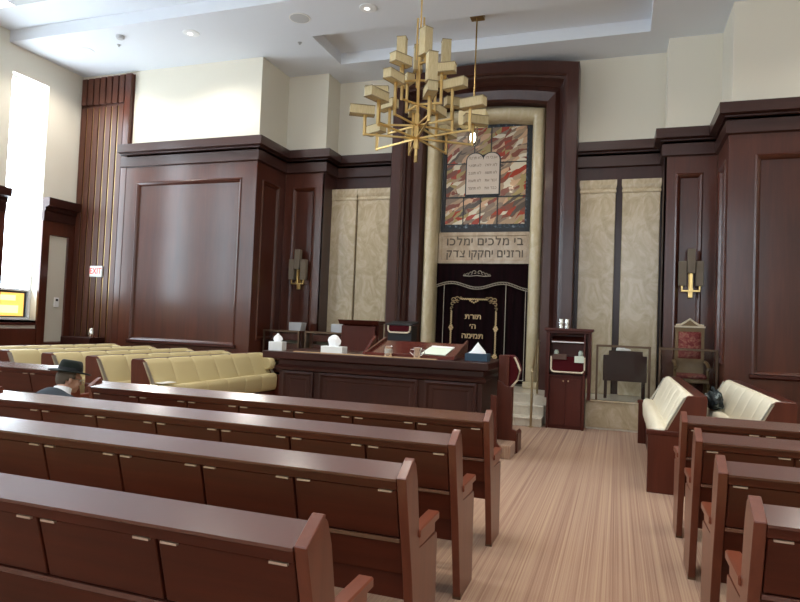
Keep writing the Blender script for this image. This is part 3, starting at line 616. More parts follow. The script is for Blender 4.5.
for dx, lab in ((-.135,'left one of two silver cylinders on the right lectern'),(-.035,'right one of two silver cylinders on the right lectern')):
    bm = new(); lathe(bm, [(.036,0),(.036,.045),(.028,.05),(.028,.08),(.036,.085),(.036,.155),(.02,.16)], (cx+dx,11.0,1.685), 18); tag(obj('silver_cylinder', bm, 'silver', loc=(cx+dx,11.0,1.685), smooth=True), lab, 'candle holder', 'silver cylinders on the right lectern')
t2, cx2 = lectern(-1, 'tall cherry wood lectern left of the ark steps behind the desk')
# moulded front board on the left lectern (faces the hall)
bm = new(); prism(bm, [(10.9,1.60),(10.84,1.66),(10.82,1.68),(10.82,1.635+.055),(10.88,1.69),(10.9,1.66)], 'x', cx2-.40, cx2+.40); obj('cornice', bm, 'lectern_z', t2)
bm = new(); box(bm, cx2-.34, cx2+.34, 10.86, 10.9, .95, 1.58); obj('front_board', bm, 'lectern_z', t2, bevel=.006)
# velvet stand behind the desk
t = thing('velvet_stand', 'black stand with burgundy velvet cover behind the desk, left of the ark', 'stand', (-3.56, 10.5, 0))
bm = new(); box(bm, -3.78, -3.34, 10.32, 10.62, 0, 1.62); obj('cabinet', bm, 'black', t, bevel=.01)
velvet_pouch(-3.76, -3.36, 10.3, 1.50, 1.64, t)
bm = new(); prism(bm, [(10.26,1.62),(10.66,1.66),(10.66,1.70),(10.26,1.65)], 'x', -3.8, -3.32); obj('top', bm, 'black', t, bevel=.006)
# book racks behind the left glass rails, grey boxes on them
for k, (a, b_, lab) in enumerate(((-6.78,-6.08,'dark wood book rack behind the far left glass railing'),(-5.84,-5.12,'dark wood book rack behind the glass railing next to the left lectern'))):
    t = thing('book_rack', lab, 'book rack', ((a+b_)/2, 11.7, .487), group='book racks behind the left railings')
    bm = new(); box(bm, a, a+.03, 11.5, 11.85, .487, 1.40); box(bm, b_-.03, b_, 11.5, 11.85, .487, 1.40); obj('side_panel', bm, 'bimah_z', t)
    for z in (.60,.87,1.14,1.37): bm = new(); box(bm, a+.03, b_-.03, 11.5, 11.85, z, z+.03); obj('shelf', bm, 'panel_x', t)
    for z in (.56,.80,1.02,1.23): bm = new(); box(bm, a+.03, b_-.03, 11.475, 11.498, z, z+.13); obj('front_slat', bm, 'lectern_z', t, bevel=.004)
    bm = new(); box(bm, a-.01, b_+.01, 11.46, 11.85, 1.40, 1.425); obj('top_board', bm, 'lectern_z', t, bevel=.004)
    bm = new(); box(bm, a+.03, b_-.03, 11.83, 11.85, .487, 1.4); obj('back_panel', bm, 'bimah_z', t)
    for j, (z, hh, mt) in enumerate(((.90,.11,'book_brown'),(1.17,.08,'book_olive'))):
        bm = new(); box(bm, a+.08, b_-.1, 11.55, 11.75, z, z+hh); tag(obj('book_bundle', bm, mt, loc=((a+b_)/2,11.65,z), bevel=.01), ('brown','olive')[j]+' bound volume lying in the '+('far left rack','rack beside the left lectern')[k], 'book')
for a, b_, z, lab in ((-6.42,-6.12,1.425,'grey box on the far left book rack'),(-5.46,-5.06,1.425,'larger grey box on the book rack beside the left lectern')):
    bm = new(); prism(bm, [(a,z),(b_-.03,z),(b_,z+.17),(a-.0,z+.17)], 'y', 11.56, 11.78); tag(obj('grey_box', bm, 'grey_plastic', loc=((a+b_)/2,11.67,z), bevel=.006), lab, 'box', 'grey boxes on the left racks')
# ------------------------------------------------------------------ bimah (reader's desk)
DZ = 1.2
t = thing('reader_desk', 'long dark wood reader desk with panelled front in mid hall', 'desk', (-3.1, 8.4, 0))
bm = new(); box(bm, -4.50, -1.595, 7.9, 9.0, .0, .93); obj('body', bm, 'bimah_z', t)
for a, b_ in ((-4.44,-3.96),(-3.87,-2.44),(-2.35,-1.66)):
    bm = new(); rects(bm, [(a,b_,.1,.935,.02),(a,b_,.1,.935,-.03),(a+.03,b_-.03,.13,.905,-.04),(a+.06,b_-.06,.16,.875,-.015),(a+.1,b_-.1,.2,.835,-.015),(a+.12,b_-.12,.22,.815,-.005)], XZ(7.9)); obj('front_panel', bm, 'bimah_z', t)
bm = new(); sweep(bm, [(-4.50,9.0),(-4.50,7.9),(-1.595,7.9),(-1.595,9.0)], [(0,.93),(.05,.95),(.055,.985),(.03,1.0),(.01,1.02),(.01,1.08),(.05,1.10),(0,1.10)]); obj('cornice', bm, 'bimah_x', t)
bm = new(); box(bm, -4.74, -1.51, 7.815, 9.08, 1.1, DZ); obj('top', bm, 'bimah_x', t, bevel=.008)
bm = new(); box(bm, -4.50, -1.595, 7.9, 9.0, .93, 1.1); obj('frieze', bm, 'bimah_x', t)
bm = new(); sweep(bm, [(-4.50,9.0),(-4.50,7.9),(-1.595,7.9),(-1.595,9.0)], [(0,0),(.03,0),(.03,.09),(.02,.1),(0,.1)]); obj('plinth', bm, 'bimah_x', t)
# sloped reading board on it
t = thing('reading_slope', 'red brown sloped reading board on the reader desk', 'reading board', (-2.6, 8.3, DZ))
S = [(8.03,DZ),(8.72,DZ),(8.72,DZ+.2),(8.03,DZ+.03)]
bm = new(); prism(bm, S, 'x', -3.22, -2.02); obj('board', bm, 'reddesk', t, bevel=.004)
bm = new(); 
for q in (-2.02, -3.25): bm = new(); prism(bm, [(7.98,DZ),(8.0,DZ),(8.74,DZ+.0),(8.76,DZ+.25),(7.98,DZ+.05)], 'x', q, q+.03); obj('side_lip', bm, 'reddesk', t, bevel=.003)
bm = new(); box(bm, -3.22, -2.02, 7.99, 8.03, DZ, DZ+.05); obj('front_lip', bm, 'reddesk', t, bevel=.004)
bm = new(); prism(bm, [(8.3,DZ),(8.62,DZ),(8.78,DZ+.22),(8.76,DZ+.26),(8.62,DZ+.2)], 'x', -3.42, -3.38); tag(obj('book_holder', bm, 'reddesk', loc=(-3.4,8.5,DZ), bevel=.004), 'thin upright red brown book holder left of the reading board', 'book holder')
bm = new(); box(bm, -4.28, -2.2, 7.86, 7.93, DZ, DZ+.012); tag(obj('tan_strip', bm, 'tan_streaks', loc=(-3.2,7.9,DZ), bevel=.002), 'long thin tan strip along the front edge of the reader desk', 'strip')  # thin tan strip laid along the desk's front edge
sl = math.atan2(.17, .69)
t = thing('prayer_sheets', 'pale green and white sheets lying on the sloped reading board', 'papers', (-2.3, 8.3, DZ+.1))
M = Matrix.Translation((-2.3, 8.3, DZ+.03+.27*math.tan(sl)+.006)) @ Matrix.Rotation(sl, 4, 'X') @ Matrix.Rotation(-.08, 4, 'Z')
bm = new(); box(bm, -.17, .17, -.2, .14, 0, .008, M); obj('sheet', bm, 'page_green', t)
bm = new(); box(bm, -.16, .17, .15, .21, 0, .01, M); obj('fold', bm, 'paper', t)
# things on the desk
def tissue_box(name, loc, w, d, h, mat, lab, peak, pw, rz=0):
    t = thing(name, lab, 'tissue box', loc, group='tissue boxes on the reader desk')
    M = Matrix.Translation(loc) @ Matrix.Rotation(rz, 4, 'Z')
    bm = new(); box(bm, -w/2, w/2, -d/2, d/2, 0, h, M); obj('carton', bm, mat, t, bevel=.003)
    bm = new(); n = 14; rg = []
    for k, (r, z) in enumerate(peak):
        rg.append([M @ Vector((pw*r*math.cos(2*PI*i/n)*(1+.18*math.sin(3*i+k)), pw*.5*r*math.sin(2*PI*i/n)*(1+.2*math.cos(2*i+k)), h+z)) for i in range(n)])
    loft(bm, rg); obj('tissue_sheet', bm, 'tissue', t, smooth=True)
tissue_box('tissue_box', (-4.62,8.02,DZ), .2, .2, .125, 'box_white', 'small white tissue box at the left end of the reader desk', [(.5,0),(.75,.03),(.6,.07),(.25,.1),(.1,.12)], .09, .2)
tissue_box('tissue_box', (-3.74,8.05,DZ), .33, .17, .10, 'box_white', 'long white tissue box with rounded tissue on the reader desk', [(.8,0),(1.05,.04),(1.1,.08),(.9,.12),(.5,.15),(.1,.16)], .082)
tissue_box('tissue_box', (-1.74,8.25,DZ), .3, .22, .10, 'box_blue', 'dark blue tissue box with pointed tissue on the reader desk', [(1,0),(.8,.03),(.5,.07),(.22,.115),(.03,.145)], .11)
bm = new(); lathe(bm, [(.052,0),(.055,.005),(.055,.12),(.06,.135),(.055,.135),(.05,.12),(.05,.01)], (-2.88,7.985-.06,DZ+.012), 20); sc_ = tag(obj('silver_cup', bm, 'silver', loc=(-2.88,7.93,DZ+.012), smooth=True), 'engraved silver cup at left on the reader desk', 'cup')
bm = new(); lathe(bm, [(.0553,.04),(.0558,.045),(.0558,.095),(.0553,.10)], (-2.88,7.925,DZ+.012), 20); obj('engraved_band', bm, 'steel', sc_)
t = thing('washing_cup', 'two handled silver washing cup at the middle of the reader desk', 'cup', (-2.48,7.93,DZ+.012))
bm = new(); lathe(bm, [(.045,0),(.05,.01),(.048,.1),(.062,.135),(.057,.135),(.044,.1),(.044,.01)], (-2.48,7.93,DZ+.012), 20); obj('cup_body', bm, 'silver', t, smooth=True)
for s in (-1, 1):
    bm = new(); tube(bm, [(-2.48+s*.05,7.93,DZ+.115),(-2.48+s*.095,7.93,DZ+.12),(-2.48+s*.1,7.93,DZ+.08),(-2.48+s*.05,7.93,DZ+.04)], .007, 8); obj('handle', bm, 'silver', t, smooth=True)
# right hand end of the desk: panels, step, velvet covered lectern
t = thing('side_screen', 'cherry wood stepped end screen at the right of the reader desk', 'screen', (-1.5, 8.42, 0))
og = [(-1.495,.0),(-1.222,0),(-1.222,.29),(-1.24,.31),(-1.285,.32),(-1.297,.87),(-1.36,.875),(-1.40,.89),(-1.44,.93),(-1.495,.95)]
bm = new(); prism(bm, og, 'y', 8.40, 8.46); obj('screen_board', bm, 'pew_z', t, bevel=.006)
bm = new(); box(bm, -1.495, -1.355, 8.46, 8.52, 0, 1.285); obj('upper_board', bm, 'pew_z', t, bevel=.006)
bm = new(); prism(bm, [(-1.24,0),(-1.21,0),(-1.21,.25),(-1.24,.28)], 'y', 8.46, 8.8); obj('side_board', bm, 'pew_z', t)
bm = new(); prism(bm, [(-1.495,0),(-1.36,0),(-1.36,.15),(-1.40,.20),(-1.42,.79),(-1.495,.80)], 'y', 7.96, 8.0); tag(obj('newel_board', bm, 'pew_z', loc=(-1.45,7.98,0), bevel=.005), 'narrow dark wood board beside the carpeted step at the desk corner', 'board')
bm = new(); box(bm, -1.495, -1.23, 8.002, 8.398, 0, .17); tag(obj('carpeted_step', bm, 'carpet', bevel=.01, loc=(-1.36,8.2,0)), 'beige carpeted step between the desk corner and end screen', 'step')
t = thing('velvet_lectern', 'burgundy velvet covered lectern with cream fringe behind the end screen', 'lectern', (-1.4, 8.9, 0))
bm = new(); box(bm, -1.48, -1.33, 8.58, 8.78, 0, 1.2); obj('stand', bm, 'pew_z', t, bevel=.005)
sh = [(-1.49,1.28),(-1.34,1.28),(-1.30,1.265),(-1.255,1.18),(-1.222,1.09),(-1.25,.96),(-1.33,.86),(-1.38,.82),(-1.49,.82)]
bm = new(); prism(bm, sh, 'y', 8.53, 8.80); cv = obj('velvet_cover', bm, 'velvet_red', t, bevel=.02, smooth=True)
bm = new(); tube(bm, [(x+.004,8.53,z) for x, z in sh[2:8]], .014, 6); obj('fringe', bm, 'cream_trim', cv, smooth=True)
# ------------------------------------------------------------------ pews facing the ark
def rk(z): return -.09+(.985-z)*.27
def make_pew(L=3.705, nd_=7):
    t = thing('pew', '', 'pew', (0,0,0), group='dark wood pews in rows facing the ark')
    poly = [(-.09,.972),(.005,1.032),(.025,1.042),(.034,1.040),(.036,1.026),(.046,1.020),(.055,1.012),(.09,.93),(.125,.78),(.16,.60),(.46,.585),(.47,.56),(.49,0),(.17,0),(.11,.25),(.05,.5)]
    for x in (0, L-.045):
        bm = new(); prism(bm, poly, 'x', x, x+.045); e = obj('end_panel', bm, 'pew_end', t, bevel=.003)
        bm = new(); box(bm, x-.01, x+.055, .135, .465, .65, .692); box(bm, x+.004, x+.041, .16, .44, .59, .65); obj('armrest', bm, 'pew_arm', e, bevel=.006)
        bm = new(); box(bm, x-.002, x+.047, .166, .2, 0, .035); obj('floor_bracket', bm, 'bronze', e)
    a, b_ = .045, L-.045
    bm = new(); prism(bm, [(-.097,.957),(.03,.990),(.03,1.013),(-.097,.968)], 'x', a, b_); obj('ledge', bm, 'pew_ledge', t)
    bm = new(); prism(bm, [(-.062,.955),(rk(.50)+.03,.50),(rk(.50)+.055,.50),(-.02,.965)], 'x', a, b_); obj('back_board', bm, 'pew_x', t)
    bm = new(); prism(bm, [(-.092,.957),(-.084,.918),(-.05,.918),(-.05,.967)], 'x', a, b_); obj('ledge_apron', bm, 'pew_x', t)
    w = (b_-a)/nd_
    bd = new()
    for i in range(nd_):
        xa, xb = a+w*i+.006, a+w*(i+1)-.006; o1 = .028
        bm = new(); prism(bm, [(rk(.912)+o1-.026,.912),(rk(.69)+o1-.026,.69),(rk(.69)+o1,.69),(rk(.912)+o1,.912)], 'x', xa, xb); d = obj('rack_door', bm, 'pew_x', t, bevel=.003)
        for xc in (xa+.05, xb-.05):
            y = rk(.905)+o1-.034; bm = new(); box(bm, xc-.032, xc+.032, y-.005, y+.01, .904, .912); obj('metal_tab', bm, 'tab_metal', d)
    bd.free()
    bm = new(); prism(bm, [(rk(.685)-.005,.685),(rk(.67)-.012,.668),(rk(.66)+.03,.66),(rk(.685)+.03,.688)], 'x', a, b_); obj('moulding', bm, 'pew_ledge', t)
    bm = new(); prism(bm, [(.13,.40),(.50,.40),(.50,.44),(.13,.44)], 'x', a, b_); obj('seat', bm, 'pew_x', t, bevel=.004)
    bm = new(); prism(bm, [(.13,.44),(.49,.44),(.51,.455),(.51,.475),(.48,.49),(.13,.485)], 'x', a+.005, b_-.005); obj('seat_cushion', bm, 'leather_yellow', t)
    bm = new(); prism(bm, [(rk(.9)+.09,.90),(rk(.52)+.085,.52),(rk(.52)+.12,.53),(rk(.9)+.12,.89)], 'x', a+.005, b_-.005); obj('back_cushion', bm, 'leather_yellow', t)
    bm = new(); box(bm, a, b_, .125, .129, .36, .515); obj('seat_rail', bm, 'pew_x', t)
    bm = new(); box(bm, L/2-.02, L/2+.02, .14, .46, 0, .40); obj('support_leg', bm, 'pew_z', t)
    return t
pew0 = make_pew(); first = True
TIPS = [1.80, 2.73, 3.62, 4.62]
LAB_L = ['nearest left pew, its dark wood back running across the bottom left corner','second left pew from the camera, just behind the nearest one','third left pew from the camera, where the man in the hat sits','front left pew, ending just in front of the reader desk']
def put_pew(x, y, lab):
    global first
    o = pew0 if first else copy_tree(pew0); first = False
    o.location = (x, y, 0); o['label'] = lab
for y, lab in zip(TIPS, LAB_L): put_pew(-.855-3.705, y, lab)
for y, lab in zip([2.75,3.61,4.58,5.50], ['nearest right pew at the lower right corner','second right pew from the lower right corner','third right pew from the lower right corner','front right pew, beside the cream side benches']): put_pew(.495, y, lab)
put_pew(-5.85-3.705, 5.58, 'far left pew behind the hatted man, cut by the left edge')
# ------------------------------------------------------------------ upholstered side benches
def make_bench(L, mat, ns=6, wing=False):
    t = thing('side_bench', '', 'bench', (0,0,0))
    # local: back top at x=0, faces +x, runs along y
    for y in (0, L-.05):
        bm = new(); prism(bm, [(-.07,0),(.47,0),(.47,.645),(.0,.645),(-.07,.645)], 'y', y, y+.05); e = obj('end_panel', bm, 'pew_z', t, bevel=.005)
        bm = new(); box(bm, -.07, .485, y-.008, y+.058, .60, .65); obj('arm_cap', bm, 'pew_x', e, bevel=.006)
        bm = new(); prism(bm, [(-.07,.65),(.31,.65),(.135,.99),(.09,1.025),(-.07,1.03),(-.09,1.0)], 'y', y, y+.05); obj('wing', bm, 'pew_z', e, bevel=.005)
    bm = new(); prism(bm, [(-.06,.05),(-.03,.05),(-.02,.6),(-.03,1.0),(-.07,1.0),(-.06,.6)], 'y', .05, L-.05); obj('back_panel', bm, 'pew_y', t)
    bm = new(); box(bm, -.09, .035, .05, L-.05, .995, 1.03); obj('top_rail', bm, 'pew_y', t, bevel=.005)
    bm = new(); box(bm, -.03, .36, .05, L-.05, .0, .36); obj('seat_base', bm, 'pew_y', t)
    w = (L-.1)/ns; prof = []
    US = [0,.025,.07,.3,.7,.93,.975]
    def cush(name, pf, depth):
        bm = new(); rg = []
        for i in range(ns):
            for u in US:
                s = [0,.55,.88,1,1,.88,.55][US.index(u)]
                rg.append([(x - (1-s)*depth*(nx), .05+w*(i+u), z-(1-s)*depth*nz) for x, z, nx, nz in pf])
        rg.append([(x-depth*nx, .05+w*ns, z-depth*nz) for x, z, nx, nz in pf])
        loft(bm, rg); return obj(name, bm, mat, t, smooth='all')
    cush('back_cushion', [(.0,.95,0,0),(.03,1.02,.2,.5),(.065,1.035,.6,1),(.105,1.02,1,.6),(.15,.95,1,.4),(.19,.86,1,.4),(.235,.76,1,.4),(.27,.68,1,.4),(.285,.62,1,0),(.20,.56,0,0),(.05,.55,0,0),(.0,.62,0,0)], .019)
    cush('seat_cushion', [(-.02,.38,0,0),(-.02,.60,0,0),(.15,.63,0,.5),(.29,.675,0,1),(.355,.685,.5,1),(.40,.665,.9,.6),(.418,.60,1,0),(.41,.44,1,0),(.385,.385,.5,-.3),(.2,.36,0,0)], .019)
    for y in (.0, L-.05):
        bm = new(); prism(bm, [(.112,1.0),(.13,1.0),(.31,.66),(.285,.66)], 'y', y-.004, y+.054); obj('edge_strip', bm, 'steel', t)
    if wing:
        pr = [(.0,1.0),(.14,1.01),(.25,.985),(.335,.93),(.375,.86),(.365,.79),(.31,.745),(.15,.72),(.0,.72)]
        bm = new(); loft(bm, [[((x-.12)*k+.12, yy, (z-.86)*k+.86) for x, z in pr] for yy, k in ((L-.21,.88),(L-.18,1),(L-.08,1),(L-.055,.92))]); obj('end_cushion', bm, mat, t, smooth=True)
    return t
bl = make_bench(3.15, 'leather_yellow', 6, True)
LBX = [-6.17,-6.97,-7.79,-8.65,-9.52]
LBL = ['yellow upholstered side bench nearest the reader desk, left side','yellow side bench in the second row left of the reader desk','yellow side bench in the third row left of the reader desk','yellow side bench in the fourth row, mostly behind the nearer rows','yellow side bench in the rearmost row by the left wall']
for i, (x, lab) in enumerate(zip(LBX, LBL)):
    o = bl if i == 0 else copy_tree(bl); o.location = (x, 6.95, 0); tag(o, lab, 'bench', 'yellow side benches on the left')
# row extension nearer the left wall, ending at the near aisle
br = make_bench(3.12, 'leather_cream')
for i, (x, lab) in enumerate(((.80,'cream upholstered side bench right of the aisle, front row'),(1.60,'cream upholstered side bench against the right wall panelling'))):
    o = br if i == 0 else copy_tree(br); o.location = (x, 10.24, 0); o.rotation_euler = (0,0,PI); tag(o, lab, 'bench', 'cream side benches on the right')
bm = new()
box(bm, -11.3, -10.5, 10.42, 10.84, 0, 1.10); tag(obj('console_cabinet', bm, 'bimah_z', loc=(-10.9,10.63,0), bevel=.01), 'low dark wood cabinet before the slatted corner', 'cabinet')
bm = new(); lathe(bm, [(.06,0),(.065,.01),(.065,.12),(.05,.17),(.045,.2)], (-10.58,10.55,1.10), 16); tag(obj('silver_canister', bm, 'silver', loc=(-10.58,10.55,1.1), smooth=True), 'small silver canister on the low cabinet in the left corner', 'canister')
# bag on the second right bench
t = thing('bag', 'dark patterned bag lying on the right wall bench', 'bag', (1.235, 9.28, .69))
bm = new(); bmesh.ops.create_icosphere(bm, subdivisions=4, radius=1)
from mathutils import noise as mnoise
for v in bm.verts:
    k = 1+.30*mnoise.noise(v.co*1.9+Vector((3,1,7)))+.10*mnoise.noise(v.co*5); v.co *= k
    v.co = Vector((1.235+v.co.x*.105, 9.28+v.co.y*.27, max(.69, .80+v.co.z*.13)))
obj('bag_body', bm, 'bag_dark', t, smooth='all')
bm = new(); prism(bm, [(9.1,.72),(9.3,.72),(9.34,.84),(9.22,.90),(9.1,.86)], 'x', 1.11, 1.14); obj('front_pocket', bm, 'bag_pattern', t, bevel=.012)
bm = new(); tube(bm, [(1.23,9.15,.86),(1.22,9.2,.95),(1.22,9.32,.97),(1.22,9.42,.93),(1.23,9.45,.87)], .014, 8); obj('bag_strap', bm, 'bag_dark', t, smooth=True)
# white papers on the nearest yellow bench
bm = new(); box(bm, -5.98, -5.78, 7.05, 7.3, .712, .72); tag(obj('white_paper', bm, 'paper', loc=(-5.88,7.17,.70)), 'white paper on the near end of the first yellow bench', 'paper')
# ------------------------------------------------------------------ chandelier
CXX, CYY = -2.66, 8.1
t = thing('chandelier', 'large brass chandelier of many arms with parchment box shades', 'chandelier', (CXX, CYY, 3.93))
bm = new(); sqtube(bm, (CXX,CYY,3.96), (CXX,CYY,5.55), .035); sqtube(bm, (CXX,CYY,4.08), (CXX,CYY,4.5), .06); sqtube(bm, (CXX+.045,CYY,5.3), (CXX+.045,CYY,5.86), .022); sqtube(bm, (CXX-.045,CYY,5.3), (CXX-.045,CYY,5.86), .022); obj('stem', bm, 'gold', t)
bm = new(); tube(bm, [(CXX,CYY,5.5),(CXX,CYY,7.2)], .012, 8); lathe(bm, [(.09,7.16),(.09,7.2)], (CXX,CYY,0), 16); obj('hanging_rod', bm, 'gold', t)
bm = new(); box(bm, CXX-.02, CXX+.02, CYY-.02, CYY+.02, 3.86, 3.95); obj('finial', bm, 'gold_dark', t)
VD = Vector((CXX, CYY, 0)).normalized(); RD = Vector((VD.y, -VD.x, 0))
def ch_arm(dx, dd, zh, rise, length, vertical=False, bw=.135, out=.04):
    """arm ending dx to the right and dd away as seen from the pews; its box lies along the arm, or stands"""
    e = RD*dx+VD*dd; r = e.length; d = e.normalized(); q = Vector((-d.y, d.x, 0)); C = Vector((CXX, CYY, 0)); zr = zh+rise
    bm = new(); sqtube(bm, C+Vector((0,0,zh)), C+e+Vector((0,0,zh)), .024); sqtube(bm, C+e+Vector((0,0,zh)), C+e+Vector((0,0,zr)), .034)
    a = obj('arm', bm, 'gold', t); cx, cy = CXX+d.x*(r+(0 if vertical else out)), CYY+d.y*(r+(0 if vertical else out))
    M = Matrix(((d.x,q.x,0,cx),(d.y,q.y,0,cy),(0,0,1,zr),(0,0,0,1)))
    hx, hy, hz = (bw/2, bw/2, length) if vertical else (length/2, bw/2, bw)
    bm = new(); box(bm, -hx, hx, -hy, hy, 0, hz, M); s = obj('shade', bm, 'parchment', a)
    k = .005
    for z in (0, hz):
        bm = new()
        for s_ in (-1, 1):
            box(bm, min(s_*hx,s_*(hx+k)), max(s_*hx,s_*(hx+k)), -hy-k, hy+k, z-.004, z+.004, M); box(bm, -hx, hx, min(s_*hy,s_*(hy+k)), max(s_*hy,s_*(hy+k)), z-.004, z+.004, M)
        obj('shade_rim', bm, 'shade_edge', s)
for dx, dd, r in ((.68,-.45,.29),(.78,.2,.29),(.44,.68,.27),(-.10,.82,.25),(-.58,.60,.24),(-.71,-.12,.26),(-.50,-.62,.29),(.14,-.80,.30)): ch_arm(dx, dd, 4.19, r, .33, False, .122)
for dx, dd, r in ((.45,-.32,.40),(.49,.18,.34),(.28,.50,.34),(-.06,.56,.36),(-.40,.40,.36),(-.53,.02,.40),(-.30,-.44,.42)): ch_arm(dx, dd, 4.37, r, .31, False, .122)
ch_arm(.16, -.50, 4.37, .42, .38, True, .125)
for dx, dd, r in ((.31,-.10,.41),(-.22,-.20,.46),(.24,.25,.40),(-.16,.30,.40)): ch_arm(dx, dd, 4.66, r, .29, False, .122)
for dx, dd, z, r in ((-.25,.06,5.0,.25),(.36,.04,5.0,.22),(-.02,.24,5.0,.22)): ch_arm(dx, dd, z, r, .36, True, .122)
ch_arm(.075, -.10, 5.22, .08, .38, True, bw=.13)
# eternal light
t = thing('hanging_lamp', 'small box shaded hanging lamp with a lit bulb before the ark', 'hanging lamp', (-2.49, 10.75, 4.85))
LX, LY = -2.49, 10.75
bm = new(); box(bm, LX-.12, LX+.12, LY-.12, LY+.12, 7.12, 7.2); obj('canopy', bm, 'gold_dark', t, bevel=.006)
bm = new(); tube(bm, [(LX,LY,5.2),(LX,LY,7.14)], .014, 8); obj('rod', bm, 'gold_dark', t)
bm = new(); box(bm, LX-.24, LX+.24, LY-.13, LY+.13, 5.18, 5.43); obj('shade', bm, 'parchment', t, bevel=.005)
bm = new(); lathe(bm, [(.085,4.86),(.085,5.16),(.078,5.16),(.078,4.87)], (LX,LY,0), 20); obj('glass_cylinder', bm, 'clear_glass', t, smooth=True)
bm = new(); ball(bm, (LX,LY,4.98), .05, .05, .10, n=14); obj('bulb', bm, 'bulb', t, smooth=True)
bm = new(); lathe(bm, [(.03,5.09),(.03,5.18)], (LX,LY,0), 12); obj('socket', bm, 'gold_dark', t)
# ------------------------------------------------------------------ ceiling fixtures
def downlight(x, y, z, lab, group='recessed ceiling downlights'):
    t = thing('downlight', lab, 'downlight', (x, y, z), group=group)
    bm = new(); lathe(bm, [(.15,-.008),(.155,0),(.13,0),(.12,-.006),(.14,-.012)], (x,y,z), 24); obj('rim', bm, 'window_white', t, smooth=True)
    bm = new(); lathe(bm, [(.12,-.002),(.10,-.004),(.001,-.004)], (x,y,z), 24); obj('reflector', bm, 'steel', t)
    bm = new(); lathe(bm, [(.05,-.006),(.045,-.016),(.001,-.018)], (x-.02,y,z), 16); obj('lens', bm, 'lamp_lens', t)
VIS = [(-10.37,9.78,'leftmost ceiling downlight above the slatted corner'),(-7.73,9.68,'middle ceiling downlight above the left wall panel'),(-4.12,9.65,'rightmost ceiling downlight just left of the chandelier')]
for x, y, lab in VIS: downlight(x, y, ZC, lab)
lamps = [(x, y, ZC) for x, y, _ in VIS]
for x, y in ((-.6,9.7),(4.4,9.7)): downlight(x, y, ZC, 'ceiling downlight in the far row, above the right of the hall'); lamps.append((x, y, ZC))
for y in (1.2, 4.0, 6.6):
    for x in (-7.4,-5.0,-2.6,-.2,2.6,5.0): downlight(x, y, 7.2, 'ceiling downlight over the pews', 'ceiling downlights over the pews'); lamps.append((x, y, 7.2))
t = thing('ceiling_speaker', 'round grey speaker flush in the ceiling between two downlights', 'speaker', (-5.43, 9.67, ZC))
bm = new(); lathe(bm, [(.17,0),(.17,-.012),(.15,-.016),(.001,-.016)], (-5.43,9.67,ZC), 24); obj('grille', bm, 'speaker_grey', t, smooth=True)
bm = new(); lathe(bm, [(.17,-.001),(.19,-.001),(.19,-.01),(.17,-.012)], (-5.43,9.67,ZC), 24); obj('rim', bm, 'white_plastic', t)
bm = new(); lathe(bm, [(.08,0),(.08,-.03),(.06,-.06),(.001,-.065)], (-9.18,9.44,ZC), 18); tag(obj('smoke_detector', bm, 'speaker_grey', loc=(-9.18,9.44,ZC), smooth=True), 'small grey smoke detector on the ceiling beside the leftmost downlight', 'smoke detector')
for x, y, lab in ((-9.5,9.75,'tiny sprinkler head beside the smoke detector'),(-5.9,10.55,'tiny sprinkler head below the round ceiling speaker')):
    bm = new(); lathe(bm, [(.04,.006),(.04,-.008),(.012,-.01),(.012,-.035),(.022,-.037),(.001,-.04)], (x,y,ZC), 12); tag(obj('sprinkler', bm, 'grey_plastic', loc=(x,y,ZC)), lab, 'sprinkler', 'ceiling sprinklers')
t = thing('linear_vent', 'long slot diffuser in the ceiling at the upper left', 'ceiling vent', (-9.6, 8.25, 7.2))
for a, b_ in ((-11.5,-11.0),(-10.55,-9.05),(-8.9,-7.2)):
    bm = new(); box(bm, a, b_, 8.17, 8.33, 7.19, 7.2); obj('slot', bm, 'grey_plastic', t)
bm = new(); box(bm, -10.98, -10.57, 8.17, 8.33, 7.19, 7.2); obj('lit_slot', bm, 'slot_lens', t)
# ------------------------------------------------------------------ seated man
MX, MY = -4.29, 3.93
t = thing('person', 'man in dark suit, white collar and black brimmed hat seated in a pew, head bowed', 'person', (MX, MY, 0))
def remesh(o, v, sm=4):
    r = o.modifiers.new('Remesh', 'REMESH'); r.mode = 'VOXEL'; r.voxel_size = v; r.use_smooth_shade = True
    s = o.modifiers.new('Smooth', 'SMOOTH'); s.factor = .5; s.iterations = sm
def P(x, y, z): return (MX+x-.10*max(0,z-.55)/.45*(1 if z > .55 and abs(x) < .3 else 0), MY+y, z)
HC = Vector(P(.02, .23, 1.08))                     # head centre
HM = Matrix.Translation(HC) @ Matrix.Rotation(math.radians(-26),4,'Z') @ Matrix.Rotation(math.radians(-15),4,'X')   # faces local +Y
def hp(x, y, z): return HM @ Vector((x, y, z))
bm = new()
ball(bm, HC, .074, .093, .10, HM.to_3x3().to_4x4()); ball(bm, hp(0,.03,-.055), .058, .062, .062, HM.to_3x3().to_4x4())   # skull, jaw
ball(bm, hp(0,.072,-.093), .026, .022, .02); tube(bm, [hp(0,.088,.015), hp(0,.108,-.03), hp(0,.098,-.036)], [.010,.016,.012], 8)           # chin, nose
ball(bm, hp(0,.092,-.062), .024, .010, .006, HM.to_3x3().to_4x4()); ball(bm, hp(0,.091,-.072), .02, .010, .007, HM.to_3x3().to_4x4())       # lips
ball(bm, hp(0,.086,.022), .05, .014, .012, HM.to_3x3().to_4x4())                                                            # brow
for s in (-1, 1):
    ball(bm, hp(s*.076,-.005,-.012), .010, .020, .033, HM.to_3x3().to_4x4() @ Matrix.Rotation(s*.3,4,'Z')); ball(bm, hp(s*.045,.066,-.035), .022, .02, .022)
tube(bm, [hp(0,-.02,-.06), P(.01,.16,.97), P(0,.11,.90)], [.056,.057,.065], 14)
